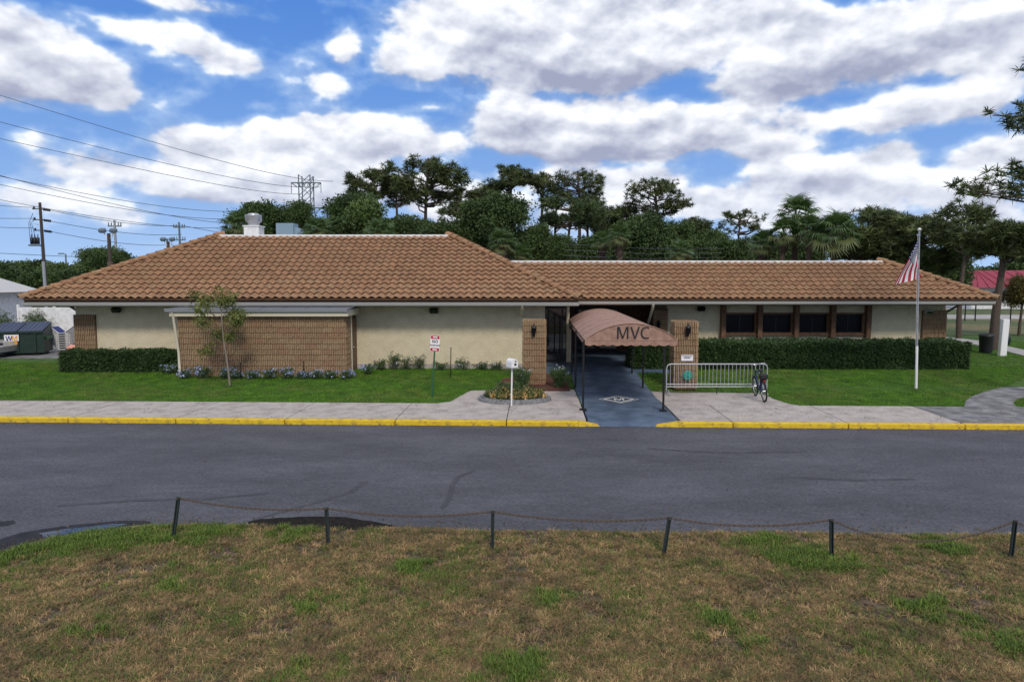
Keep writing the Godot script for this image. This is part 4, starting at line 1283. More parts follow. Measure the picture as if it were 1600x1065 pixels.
		cl.append((vary(Color(0.05, 0.145, 0.004), Color(0.105, 0.23, 0.01)) if g + g2 * 0.6 < 0.18 or rng.randf() < 0.5 else vary(Color(0.08, 0.14, 0.015), Color(0.16, 0.18, 0.04))) * (1.0 + 0.5 * g2))
	many("lawn_grass", clump.lawn, M.grass, xl, cl)

# ---------------------------------------------------------------- street furniture and small things
func chain_fence() -> void:
	var tops := []
	var posts := [[271, 840, 279, 777, "leaning short dark stake at the end of the rusty chain, in green grass"], [513, 850, 510, 793, "upright short dark stake beside the dark muddy road edge"], [769, 857, 770, 798, "upright short dark stake between two even sagging chains"], [1037, 866, 1046, 808, "tilted short dark stake in dry grass between sagging chains"], [1299, 867, 1299, 811, "upright short dark stake beside a bright green grass patch"], [1579, 870, 1586, 813, "leaning short dark stake beyond the slack chain"], [1850, 874, 1856, 818, "short dark stake beyond the last chain"]]
	var k := 0
	for p in posts:
		var b := gp(p[0], p[1], -0.11)
		var t := zp(p[2], p[3], -b.z)
		var o := thing("chain_stake", p[4], "stake", b, "short stakes carrying the rusty chain")
		var dir := t - b
		var st := mb()
		var z := dir.normalized(); var x := Vector3.RIGHT
		x = (x - z * x.dot(z)).normalized()
		var B := Basis(x, z, x.cross(z))
		box(st, dir * 0.47, Vector3(0.05, dir.length() * 1.1, 0.014), B, 0.004)
		box(st, dir * 0.47 + B.z * 0.02 - x * 0.018, Vector3(0.012, dir.length() * 1.1, 0.034), B, 0.003)
		box(st, dir * 0.47 + B.z * 0.02 + x * 0.018, Vector3(0.012, dir.length() * 1.1, 0.034), B, 0.003)
		obj("channel", st, M.post_green, o)
		var cp := mb(); tube(cp, [dir * 0.985 - B.z * 0.02, dir * 0.985 + B.z * 0.06], 0.008, 0.008, 6); obj("bolt", cp, M.rust, o)
		tops.append(t - dir * 0.015)
		k += 1
	var sags := [0.08, 0.09, 0.085, 0.1, 0.3, 0.28]
	var notes := ["rusty chain hanging from the end stake over green grass", "rusty chain sagging past the dark muddy road edge", "rusty chain sagging evenly between two stakes over dry grass", "rusty chain sagging towards the bright green grass patch", "slack rusty chain drooping down into the dry grass", "slack rusty chain running on past the leaning stake"]
	for i in tops.size() - 1:
		var a: Vector3 = tops[i]; var b: Vector3 = tops[i + 1]
		var st := mb()
		var n := int((b - a).length() / 0.034)
		for j in n:
			var f := (j + 0.5) / n
			var p: Vector3 = a.lerp(b, f) + Vector3.DOWN * sags[i] * 4.0 * f * (1.0 - f)
			var sl: float = -sags[i] * 4.0 * (1.0 - 2.0 * f)
			var t := ((b - a) + Vector3.UP * sl).normalized()
			var u := Vector3.UP if j % 2 == 0 else t.cross(Vector3.UP).normalized()
			u = (u - t * u.dot(t)).normalized()
			link(st, p, t, u)
		tag(obj("chain", st, M.rust), notes[i], "chain", "rusty chains between the stakes")
func link(st: SurfaceTool, c: Vector3, t: Vector3, u: Vector3) -> void:      # one oval link
	var pts := []
	for k in 8:
		var a := TAU * k / 8.0
		pts.append(c + t * cos(a) * 0.024 + u * sin(a) * 0.0145)
	pts.append(pts[0])
	tube(st, pts, 0.006, 0.006, 4, false)
func flag_and_pole() -> void:
	var b := gp(1432, 607, 0.0)
	var h := 5.28
	var t := thing("flagpole", "tall slim silver flagpole standing in the lawn", "flagpole", b)
	var st := mb(); tube(st, [Vector3(0, -0.1, 0), Vector3(-0.09, h * 0.5, 0), Vector3(-0.18, h, 0)], 0.032, 0.024, 10); obj("pole", st, M.steel, t)
	var sl := mb(); tube(sl, [Vector3(0, -0.05, 0), Vector3(-0.05, 1.45, 0)], 0.042, 0.04, 10); obj("sleeve", sl, M.bare_white, t)
	var fb := mb(); ball(fb, Vector3(-0.18, h + 0.06, 0), Vector3.ONE * 0.06, 12); obj("finial", fb, M.bare_white, t)
	var pu := mb(); box(pu, Vector3(-0.2, h - 0.12, 0), Vector3(0.12, 0.05, 0.04), Basis(), 0.01); obj("pulley", pu, M.chrome, t)
	var hl := mb(); tube(hl, [Vector3(-0.24, h - 0.14, 0.02), Vector3(-0.16, 2.6, 0.04), Vector3(-0.1, 1.2, 0.03)], 0.005, 0.005, 4); obj("halyard", hl, M.bare_white, t)
	var fl := thing("flag", "limp red and white striped flag with a starred blue canton on the pole", "flag", b + Vector3(-0.24, h - 0.3, 0.03))
	# corners of the hanging cloth: hoist top and bottom, fly bottom and top
	var at := func(u: float, v: float) -> Vector3:
		var A := Vector3(0, 0, 0); var Bv := Vector3(0.03, -0.78, 0); var C := Vector3(0.22, -1.2, 0.05); var D := Vector3(-0.82, -1.5, 0.12)
		var p := A.lerp(Bv, v).lerp(D.lerp(C, v), u)
		p.z += 0.07 * sin(v * 9.0 + u * 3.0) * (0.25 + u) + 0.03 * sin(u * 7.0)
		p.x += 0.025 * sin(v * 9.0 + 1.0) * u
		return p
	var cloth := [mb(), mb(), mb()]                           # red, white, blue
	for s in 13:
		cloth[0] = mb(); cloth[1] = cloth[0]
		for i in 30:
			for k in 2:
				var u0 := i / 30.0; var u1 := (i + 1) / 30.0; var v0 := (s + k * 0.5) / 13.0; var v1 := (s + k * 0.5 + 0.5) / 13.0
				var w: int = 2 if s < 7 and i < 12 else s % 2
				cloth[w].set_smooth_group(1)
				quad(cloth[w], at.call(u0, v0), at.call(u1, v0), at.call(u1, v1), at.call(u0, v1))
		obj("red_stripe" if s % 2 == 0 else "white_stripe", cloth[0], M.red if s % 2 == 0 else M.bare_white, fl)
	var can := obj("canton", cloth[2], M.blue, fl)
	var stars := mb()
	for r in 9:
		for c in (6 if r % 2 == 0 else 5):
			var u := (c + (0.5 if r % 2 == 0 else 1.0)) / 6.0 * 0.4; var v := (r + 0.5) / 9.0 * 7.0 / 13.0
			var p: Vector3 = at.call(u, v)
			var e1: Vector3 = (at.call(u + 0.02, v) - p).normalized(); var e2: Vector3 = (at.call(u, v + 0.02) - p).normalized()
			var nn := e1.cross(e2).normalized()
			for side in [-0.006, 0.006]:
				for k in 5:
					var a0 := TAU * k / 5.0; var a1 := a0 + TAU * 0.1; var a2 := a0 - TAU * 0.1
					tri(stars, p + nn * side, p + nn * side + (e1 * cos(a1) + e2 * sin(a1)) * 0.012, p + nn * side + (e1 * cos(a0) + e2 * sin(a0)) * 0.03)
					tri(stars, p + nn * side, p + nn * side + (e1 * cos(a0) + e2 * sin(a0)) * 0.03, p + nn * side + (e1 * cos(a2) + e2 * sin(a2)) * 0.012)
	obj("stars", stars, M.bare_white, can, true)
func barricade() -> void:
	var a := gp(1041, 616); var b := gp(1198, 616)
	var w := b.x - a.x
	var t := thing("crowd_barrier", "galvanised steel crowd barrier with upright bars before the freestanding pillar", "barrier", a)
	var st := mb()
	tube(st, [Vector3(0, 0.12, 0), Vector3(0, 0.85, 0), Vector3(0.03, 0.95, 0), Vector3(0.12, 0.985, 0), Vector3(w - 0.12, 0.985, 0), Vector3(w - 0.03, 0.95, 0), Vector3(w, 0.85, 0), Vector3(w, 0.12, 0)], 0.021, 0.021, 8)
	obj("frame", st, M.galv, t)
	for y in [0.25, 0.335]:
		var r := mb(); tube(r, [Vector3(0, y, 0), Vector3(w, y, 0)], 0.016, 0.016, 8); obj("rail", r, M.galv, t)
	for i in 25:
		var x := w * (i + 1) / 26.0
		var u := mb(); tube(u, [Vector3(x, 0.25, 0), Vector3(x, 0.98, 0)], 0.009, 0.009, 6); obj("upright", u, M.galv, t)
	for x in [0.06, w - 0.06]:
		var f := mb()
		tube(f, [Vector3(x, 0.02, 0.28), Vector3(x, 0.05, 0.26), Vector3(x, 0.13, 0.05), Vector3(x, 0.13, -0.05), Vector3(x, 0.05, -0.26), Vector3(x, 0.02, -0.28)], 0.018, 0.018, 8)
		obj("foot", f, M.galv, t)
	var f2 := mb(); tube(f2, [Vector3(w * 0.5, 0.24, 0), Vector3(w * 0.5, 0.02, 0.06)], 0.016, 0.016, 6); obj("prop", f2, M.black_metal, t)
func bicycle() -> void:
	var rear := gp(1195, 628)
	var t := thing("bicycle", "dark bicycle leaning on its kickstand against the steel crowd barrier", "bicycle", rear)
	t.rotation = Vector3(0, -0.1, 0.1)
	var R := 0.33
	for z in [0.0, -1.05]:
		var ty := mb(); ring(ty, Vector3(0, R, z), Vector3(0, 0, 1), Vector3.UP, R - 0.025, 0.026, 28, 6)
		var wh := obj("tyre", ty, M.rubber, t)
		var rm := mb(); ring(rm, Vector3(0, R, z), Vector3(0, 0, 1), Vector3.UP, R - 0.055, 0.01, 28, 5); obj("rim", rm, M.chrome, wh)
		var sp := mb()
		for k in 16: tube(sp, [Vector3(0.02 if k % 2 else -0.02, R, z), Vector3(0, R + sin(k * TAU / 16) * (R - 0.06), z + cos(k * TAU / 16) * (R - 0.06))], 0.002, 0.002, 3, false)
		tube(sp, [Vector3(-0.05, R, z), Vector3(0.05, R, z)], 0.02); obj("spokes", sp, M.chrome, wh)
	var fr := mb()
	var bb := Vector3(0, 0.3, -0.45); var st := Vector3(0, 0.78, -0.28); var hd := Vector3(0, 0.86, -0.85); var hb := Vector3(0, 0.7, -0.89)
	for e in [[bb, st], [bb, hb], [st, hd], [Vector3(-0.05, R, 0), bb], [Vector3(0.05, R, 0), bb], [Vector3(-0.05, R, 0), st], [Vector3(0.05, R, 0), st]]: tube(fr, [e[0], e[1]], 0.018, 0.018, 7)
	tube(fr, [hb, hd], 0.024, 0.024, 8)
	obj("frame", fr, M.navy, t)
	var fk := mb()
	for x in [-0.055, 0.055]: tube(fk, [Vector3(x * 0.6, 0.7, -0.89), Vector3(x, 0.6, -0.93), Vector3(x, R, -1.05)], 0.013, 0.011, 6)
	obj("fork", fk, M.navy, t)
	var hbm := mb(); tube(hbm, [Vector3(-0.33, 1.06, -0.62), Vector3(-0.22, 1.08, -0.78), Vector3(0, 1.04, -0.84), Vector3(0.22, 1.08, -0.78), Vector3(0.33, 1.06, -0.62)], 0.012, 0.012, 7); tube(hbm, [hd, Vector3(0, 1.04, -0.84)], 0.014)
	obj("handlebar", hbm, M.chrome, t)
	for x in [-1, 1]:
		var g := mb(); tube(g, [Vector3(x * 0.33, 1.06, -0.62), Vector3(x * 0.29, 1.067, -0.69)], 0.018); obj("grip", g, M.rubber, t)
	var sd := mb(); tube(sd, [st, Vector3(0, 0.9, -0.25)], 0.014); ball(sd, Vector3(0, 0.94, -0.2), Vector3(0.09, 0.045, 0.13), 12); ball(sd, Vector3(0, 0.935, -0.33), Vector3(0.03, 0.03, 0.1), 10); obj("saddle", sd, M.black, t)
	var bg := mb(); box(bg, Vector3(0.02, 0.78, -0.02), Vector3(0.24, 0.18, 0.24), Basis(), 0.04); obj("rear_bag", bg, M.black, t)
	var rk := mb(); bar(rk, Vector3(0, 0.68, -0.22), Vector3(0, 0.68, 0.12), 0.12, 0.015); obj("rack", rk, M.black_metal, t)
	var ks := mb(); tube(ks, [Vector3(-0.04, 0.28, -0.3), Vector3(-0.28, 0.03, -0.2)], 0.01); obj("kickstand", ks, M.chrome, t)
	var pd := mb(); box(pd, Vector3(0.13, 0.2, -0.45), Vector3(0.1, 0.02, 0.06), Basis(), 0.005); box(pd, Vector3(-0.13, 0.4, -0.45), Vector3(0.1, 0.02, 0.06), Basis(), 0.005); bar(pd, Vector3(0.08, 0.2, -0.45), Vector3(-0.08, 0.4, -0.45), 0.02, 0.02); obj("pedals", pd, M.black_metal, t)
	var lt := mb(); ball(lt, Vector3(0, 0.66, 0.13), Vector3(0.03, 0.03, 0.015), 10); obj("reflector", lt, M.red, t)
func signs_and_mailbox() -> void:
	var b := gp(675, 622, 0.0)
	var s := thing("no_parking_sign", "red and white no parking sign on a green metal post", "sign", b)
	var p := mb(); bar(p, Vector3(0, -0.1, -0.02), Vector3(0.09, 1.5, -0.02), 0.03, 0.045); obj("post", p, M.sign_green, s)
	var tilt := Basis(Vector3(0, 0, 1), -0.055)
	var pl := mb(); box(pl, Vector3(0.11, 1.72, 0.012), Vector3(0.29, 0.5, 0.006), tilt, 0.002); var plate := obj("plate", pl, M.bare_white, s)
	for y in [0.19, -0.19]:
		var rb := mb(); box(rb, Vector3(0.11, 1.72, 0.0165) + tilt * Vector3(0, y, 0), Vector3(0.265, 0.1, 0.004), tilt, 0.001); obj("red_band", rb, M.red, plate)
	text(plate, "lettering", "NO", 0.13, Vector3(0.11, 1.72, 0.016) + tilt * Vector3(0, 0.06, 0), M.black, tilt, 700)
	text(plate, "lettering", "PARKING", 0.075, Vector3(0.11, 1.72, 0.016) + tilt * Vector3(0, -0.06, 0), M.black, tilt, 700)
	for y in [0.195, -0.19]:                                 # print on the red bands too small to read: one pale line each
		var ln := mb(); box(ln, Vector3(0.11, 1.72, 0.0195) + tilt * Vector3(0, y, 0), Vector3(0.14, 0.035, 0.002), tilt); obj("print_line", ln, M.bare_white, plate)
	# thin dark stakes by the wall
	for q in [[375, 590, 12, "short black stake standing among blue flowers by the block wall"], [474, 588, 12, "thin black stake among blue flowers near the extension corner"], [704, 588, 34, "leaning thin black stake against the stucco wall by the sign"]]:
		var g := gp(q[0], q[1], 0.16)
		var st := mb(); tube(st, [Vector3(0, -0.05, 0), Vector3(0.02, q[2] / F * 25.0 + 0.25, 0)], 0.018, 0.018, 6)
		tube(st, [Vector3(0.02, q[2] / F * 25.0 + 0.25, 0), Vector3(0.02, q[2] / F * 25.0 + 0.27, 0)], 0.028, 0.028, 6)
		var o := obj("garden_stake", st, M.black_metal); o.position = g
		tag(o, q[3], "stake")
	# mailbox in the ring bed
	var mbx := thing("letter_box", "white rounded letter box on a thin white post in the round flower bed", "mailbox", gp(799, 632, 0.02))
	var po := mb(); tube(po, [Vector3(0, -0.05, 0), Vector3(0.02, 1.12, 0)], 0.024, 0.024, 8); obj("post", po, M.bare_white, mbx)
	var bx := mb()
	var pr := []
	for i in 11:
		var a := PI * i / 10.0
		pr.append(Vector2(cos(a) * 0.11, 0.14 + sin(a) * 0.11))
	pr.append(Vector2(-0.11, 0.0)); pr.append(Vector2(0.11, 0.0))
	var B := Basis(Vector3.UP, 0.55)
	var o0 := Vector3(0.02, 1.12, 0)
	bx.set_smooth_group(-1)
	for i in pr.size():
		var a: Vector2 = pr[i]; var c: Vector2 = pr[(i + 1) % pr.size()]
		quad(bx, o0 + B * Vector3(a.x, a.y, 0.15), o0 + B * Vector3(a.x, a.y, -0.15), o0 + B * Vector3(c.x, c.y, -0.15), o0 + B * Vector3(c.x, c.y, 0.15))
		for z in [0.15, -0.15]: tri(bx, o0 + B * Vector3(0, 0.12, z), o0 + B * Vector3(a.x, a.y, z), o0 + B * Vector3(c.x, c.y, z))
	obj("box", bx, M.bare_white, mbx)
	var kb := mb(); box(kb, o0 + B * Vector3(0.03, 0.18, 0.16), Vector3(0.05, 0.03, 0.03), B, 0.006); box(kb, o0 + B * Vector3(0.02, 0.09, 0.156), Vector3(0.07, 0.06, 0.01), B); obj("latch", kb, M.black, mbx)
	var tr := mb(); box(tr, o0 + Vector3(0, -0.015, 0), Vector3(0.25, 0.025, 0.32), B, 0.004); obj("tray", tr, M.pole_grey, mbx)
	# round bed: edging pieces, soil, marigolds
	var c := gp(804, 624); var rx := 1.1; var rz := 0.86
	var bed := thing("round_flower_bed", "oval flower bed with a curved grey concrete edging on the pavement", "flower bed", c)
	var so := mb()
	for i in 28:
		var a := TAU * i / 28; var e := TAU * (i + 1) / 28
		tri(so, Vector3(0, 0.09, 0), Vector3(cos(a) * rx * 0.93, 0.04, sin(a) * rz * 0.93), Vector3(cos(e) * rx * 0.93, 0.04, sin(e) * rz * 0.93))
	obj("soil", so, M.soil, bed)
	for i in 9:
		var pc := mb()
		for k in 5:
			var a0 := TAU * (i + k / 5.0) / 9.0 + (0.008 if k == 0 else 0.0); var a1 := TAU * (i + (k + 1) / 5.0) / 9.0 - (0.008 if k == 4 else 0.0)
			var pf := [[0.89, 0.0], [0.895, 0.13], [0.94, 0.135], [0.95, 0.09], [1.02, 0.08], [1.03, 0.0]]
			for j in pf.size() - 1:
				var w := func(an: float, q: Array) -> Vector3: return Vector3(cos(an) * rx * q[0], q[1], sin(an) * rz * q[0])
				quad(pc, w.call(a0, pf[j]), w.call(a0, pf[j + 1]), w.call(a1, pf[j + 1]), w.call(a1, pf[j]))
		obj("edging_block", pc, M.edging, bed)
	rng.seed = 808
	var proto: Node3D = null
	for i in 30:
		var a := i * 2.4; var r := sqrt((i + 0.5) / 30.0) * 0.84
		var at := c + Vector3(cos(a) * rx * r, 0.06, sin(a) * rz * r - 0.02)
		if at.distance_to(mbx.position) < 0.12: continue
		if proto == null: proto = bush("marigold_plant", "low yellow and orange marigold plant in the round flower bed", "flower plant", "marigolds in the round bed", at, 0.15, 0.2, 40, 16, Color(0.62, 0.34, 0.03), 811)
		else:
			var o := copy(proto, at); o.rotation.y = rr(0, TAU); o.scale = Vector3.ONE * rr(0.75, 1.15)
	# sign and hose reel on the freestanding pillar
	var ps := thing("pillar_notice", "small white notice with two dark blue printed lines on the freestanding block pillar", "notice", zp(1074, 559, 22.55))
	var pp := mb(); box(pp, Vector3.ZERO, Vector3(0.4, 0.2, 0.012), Basis(), 0.003); obj("board", pp, M.bare_white, ps)
	for l in [[0.06, 0.34, 0.03, 10], [0.005, 0.21, 0.045, 6]]:   # two lines of print, unreadable in the photograph: dashes of their length
		var ln := mb()
		for i in l[3]: box(ln, Vector3(l[1] * ((i + 0.5) / l[3] - 0.5), l[0], 0.007), Vector3(l[1] / l[3] * 0.72, l[2], 0.002))
		obj("print_line", ln, M.navy, ps)
	var hr := thing("hose_reel", "round teal hose holder hung low on the freestanding block pillar", "hose holder", zp(1074, 586, 22.55))
	var hh := mb()
	var ax := Vector3.RIGHT; var ay := Vector3.UP
	ring(hh, Vector3(0, 0, 0.06), ax, ay, 0.13, 0.035, 24, 8); obj("hose", hh, M.teal, hr)
	var hc := mb(); tube(hc, [Vector3(0, 0, -0.02), Vector3(0, 0, 0.1)], 0.1, 0.1, 20); obj("drum", hc, M.teal, hr)
	var hk := mb(); box(hk, Vector3(0.02, -0.01, 0.11), Vector3(0.06, 0.09, 0.02), Basis(), 0.01); obj("hub", hk, M.bare_white if false else M.teal, hr)
	lantern("black wall lantern on the pillar beside the glass entry", zp(834, 521, 23.27))
	lantern("black wall lantern on the freestanding pillar with the notice", zp(1074, 521, 22.57))
	lantern("black wall lantern on the block pier beside the awning", zp(1028, 511, 29.86))
	# white marker post and black bin on the right lawn
	var wp := thing("white_marker_post", "thick white square post standing before a dark tree trunk", "post", gp(1566, 555, 0.18))
	var w0 := mb(); box(w0, Vector3(0.03, 0.8, 0), Vector3(0.3, 1.75, 0.2), Basis(Vector3(0, 0, 1), -0.03), 0.015); obj("shaft", w0, M.bare_white, wp)
	var w1 := mb(); ball(w1, Vector3(0.24, 0.75, 0.02), Vector3(0.1, 0.28, 0.12), 10); obj("green_box", w1, M.bin_green, wp)
	var tb := thing("litter_bin", "black litter bin beside the white post", "bin", gp(1556, 552, 0.18) + Vector3(-0.12, 0, -0.5))
	var t0 := mb(); lathe(t0, Vector3.ZERO, [[0.27, 0.0], [0.31, 0.75], [0.33, 0.78], [0.0, 0.78]], 14); obj("body", t0, M.black, tb)
	var t1 := mb(); lathe(t1, Vector3(0, 0.79, 0), [[0.34, 0.0], [0.33, 0.07], [0.12, 0.12], [0.0, 0.13]], 14); obj("lid", t1, M.black, tb)
func yard() -> void:
	# skip, stacked chairs, fence, shed and car at the left end
	var c := gp(37, 553, 0.19)
	var t := thing("rubbish_skip", "dark green front load rubbish skip with a blue sloping lid", "skip", c)
	t.rotation.y = 0.35; t.scale = Vector3.ONE * 0.9
	var s := mb()
	var pf := [[-0.8, 0.12], [0.8, 0.12], [0.8, 1.2], [-0.8, 1.55]]
	for i in 4:
		var a: Array = pf[i]; var b: Array = pf[(i + 1) % 4]
		if i == 2: continue
		quad(s, Vector3(-1.1, a[1], a[0]), Vector3(-1.1, b[1], b[0]), Vector3(1.1, b[1], b[0]), Vector3(1.1, a[1], a[0]))
	for x in [-1.1, 1.1]: quad(s, Vector3(x, 0.12, -0.8), Vector3(x, 0.12, 0.8), Vector3(x, 1.2, 0.8), Vector3(x, 1.55, -0.8))
	for x in [-0.75, 0.0, 0.75]: box(s, Vector3(x, 0.7, 0.83), Vector3(0.08, 1.0, 0.06))
	box(s, Vector3(0, 1.18, 0.84), Vector3(2.24, 0.09, 0.08))
	obj("body", s, M.bin_green, t)
	for x in [-0.56, 0.56]:
		var l := mb(); bar(l, Vector3(x, 1.59, -0.86), Vector3(x, 1.24, 0.88), 1.06, 0.05, 0.015)
		for k in 5: bar(l, Vector3(x - 0.4 + k * 0.2, 1.625, -0.84), Vector3(x - 0.4 + k * 0.2, 1.275, 0.86), 0.04, 0.02)
		obj("lid", l, M.lid_blue, t)
	var sl := mb(); box(sl, Vector3(1.14, 0.85, -0.1), Vector3(0.12, 0.14, 1.2), Basis(), 0.01); obj("fork_pocket", sl, M.sign_green, t)
	var lb := mb(); box(lb, Vector3(-0.25, 0.92, 0.868), Vector3(0.62, 0.32, 0.01)); var lab := obj("logo_panel", lb, M.bare_white, t)
	text(lab, "lettering", "W", 0.32, Vector3(-0.36, 0.9, 0.876), M.blue, Basis(), 800); text(lab, "lettering", "M", 0.32, Vector3(-0.12, 0.9, 0.876), M.orange, Basis(), 800)
	var yb := mb(); box(yb, Vector3(-0.15, 0.66, 0.868), Vector3(0.28, 0.14, 0.01)); obj("yellow_sticker", yb, M.orange, t)
	for x in [-0.9, 0.9]:
		for z in [-0.6, 0.6]:
			var w := mb(); tube(w, [Vector3(x - 0.03, 0.06, z), Vector3(x + 0.03, 0.06, z)], 0.07, 0.07, 10); obj("caster", w, M.rubber, t)
	# stacked loungers
	var proto: Node3D = null
	for i in 8:
		var at := gp(98, 549, 0.2) + Vector3(0, i * 0.11, -0.3)
		if proto == null:
			proto = thing("stacked_chair", "white framed blue sling chair, lowest in the stack beside the skip", "chair", at, "blue chairs stacked beside the skip")
			var f := mb()
			for z in [-0.3, 0.3]: tube(f, [Vector3(0.62, 0.5, z), Vector3(0.1, 0.12, z), Vector3(-0.15, 0.1, z), Vector3(-0.55, 0.42, z)], 0.022, 0.022, 6)
			tube(f, [Vector3(0.62, 0.5, -0.3), Vector3(0.62, 0.5, 0.3)], 0.022, 0.022, 6); tube(f, [Vector3(-0.55, 0.42, -0.3), Vector3(-0.55, 0.42, 0.3)], 0.022, 0.022, 6)
			obj("frame", f, M.bare_white, proto)
			for x in [-0.4, 0.4]:
				for z in [-0.3, 0.3]:
					var lg := mb(); tube(lg, [Vector3(x * 0.4, 0.12, z), Vector3(x, -0.02, z)], 0.018, 0.018, 6); obj("leg", lg, M.bare_white, proto)
			var sg := mb()
			quad(sg, Vector3(-0.54, 0.42, -0.28), Vector3(-0.14, 0.11, -0.28), Vector3(-0.14, 0.11, 0.28), Vector3(-0.54, 0.42, 0.28)); quad(sg, Vector3(-0.14, 0.11, -0.28), Vector3(0.1, 0.13, -0.28), Vector3(0.1, 0.13, 0.28), Vector3(-0.14, 0.11, 0.28)); quad(sg, Vector3(0.1, 0.13, -0.28), Vector3(0.61, 0.5, -0.28), Vector3(0.61, 0.5, 0.28), Vector3(0.1, 0.13, 0.28))
			obj("sling", sg, M.blue, proto)
		else: copy(proto, at, "white framed blue sling chair, %s in the stack beside the skip" % ["", "second from the bottom", "third from the bottom", "fourth from the bottom", "fourth from the top", "third from the top", "second from the top", "topmost"][i])
	var bl := mb(); ball(bl, Vector3(0, 0.2, 0), Vector3(0.26, 0.2, 0.22), 14)
	var bo := obj("pool_float", bl, flat(lin(0.7, 0.3, 0.24), 0.5)); bo.position = gp(113, 551, 0.2); tag(bo, "rounded pink and white float on the ground below the stacked chairs", "float")
	# white panel fence
	var fe := thing("white_fence", "tall plain white panel fence behind the stacked chairs", "fence", V(-27.0, 0.19, 36.0))
	for i in range(2, 5):
		var pn := mb(); box(pn, Vector3(i * 1.9 - 1.9, 1.02, 0), Vector3(1.8, 1.95, 0.05), Basis(), 0.01); obj("panel", pn, M.white, fe)
		var ps := mb(); box(ps, Vector3(i * 1.9 - 2.85, 1.06, 0), Vector3(0.11, 2.15, 0.11), Basis(), 0.01); obj("post", ps, M.white, fe)
	# house with lap siding
	var ho := thing("white_house", "white lap sided house with a low gable and blue trim", "house", V(-41.2, 0.0, 44.0))
	var bd := mb(); box(bd, Vector3(0, 1.4, -3), Vector3(12, 2.9, 6)); obj("wall", bd, M.white, ho)
	for i in 14:
		var sd := mb(); box(sd, Vector3(0, 0.15 + i * 0.2, 0.02), Vector3(12.04, 0.19, 0.05), Basis(Vector3.RIGHT, -0.1)); obj("siding_board", sd, M.white, ho)
	var gr := mb()
	for z in [0.3, -6.3]: tri(gr, Vector3(-6.4, 2.8, z), Vector3(0, 4.6, z), Vector3(6.4, 2.8, z))
	obj("gable", gr, M.white, ho)
	var rf := mb(); quad(rf, Vector3(-6.7, 2.75, 0.5), Vector3(0, 4.75, 0.5), Vector3(0, 4.75, -6.5), Vector3(-6.7, 2.75, -6.5)); quad(rf, Vector3(6.7, 2.75, 0.5), Vector3(0, 4.75, 0.5), Vector3(0, 4.75, -6.5), Vector3(6.7, 2.75, -6.5)); obj("roof", rf, M.membrane, ho)
	var tm2 := mb(); bar(tm2, Vector3(0, 4.68, 0.52), Vector3(6.7, 2.68, 0.52), 0.05, 0.18); bar(tm2, Vector3(0, 4.68, 0.52), Vector3(-6.7, 2.68, 0.52), 0.05, 0.18); obj("barge_board", tm2, M.lid_blue, ho)
	# front of a parked car
	var cg := gp(6, 560, 0.19)
	var car := thing("parked_car", "silver car nose at the edge of the service yard", "car", cg + Vector3(-2.3, 0, -0.8))
	var cb := mb()
	var prf := [[2.1, 0.25], [2.15, 0.5], [2.0, 0.68], [1.2, 0.85], [0.9, 0.92], [0.2, 1.38], [-1.2, 1.42], [-1.9, 0.98], [-2.2, 0.9], [-2.25, 0.3]]
	cb.set_smooth_group(-1)
	for i in prf.size():
		var a: Array = prf[i]; var b: Array = prf[(i + 1) % prf.size()]
		var wa := 0.86 if a[1] < 1.0 else 0.66; var wb := 0.86 if b[1] < 1.0 else 0.66
		quad(cb, Vector3(a[0], a[1], wa), Vector3(b[0], b[1], wb), Vector3(b[0], b[1], -wb), Vector3(a[0], a[1], -wa))
		for sgn in [-1.0, 1.0]: tri(cb, Vector3(0, 0.6, 0.86 * sgn), Vector3(a[0], a[1], wa * sgn), Vector3(b[0], b[1], wb * sgn))
	obj("body", cb, M.silver_paint, car)
	for x in [1.35, -1.4]:
		for z in [0.8, -0.8]:
			var w := mb(); tube(w, [Vector3(x, 0.31, z - 0.1), Vector3(x, 0.31, z + 0.1)], 0.31, 0.31, 20); var ty := obj("wheel", w, M.rubber, car)
			var rm := mb(); tube(rm, [Vector3(x, 0.31, z - 0.11), Vector3(x, 0.31, z + 0.11)], 0.2, 0.2, 14); obj("rim", rm, M.chrome, ty)
	var hl := mb(); box(hl, Vector3(1.98, 0.62, 0.66), Vector3(0.25, 0.14, 0.3), Basis(), 0.04); obj("headlight", hl, M.glass, car)
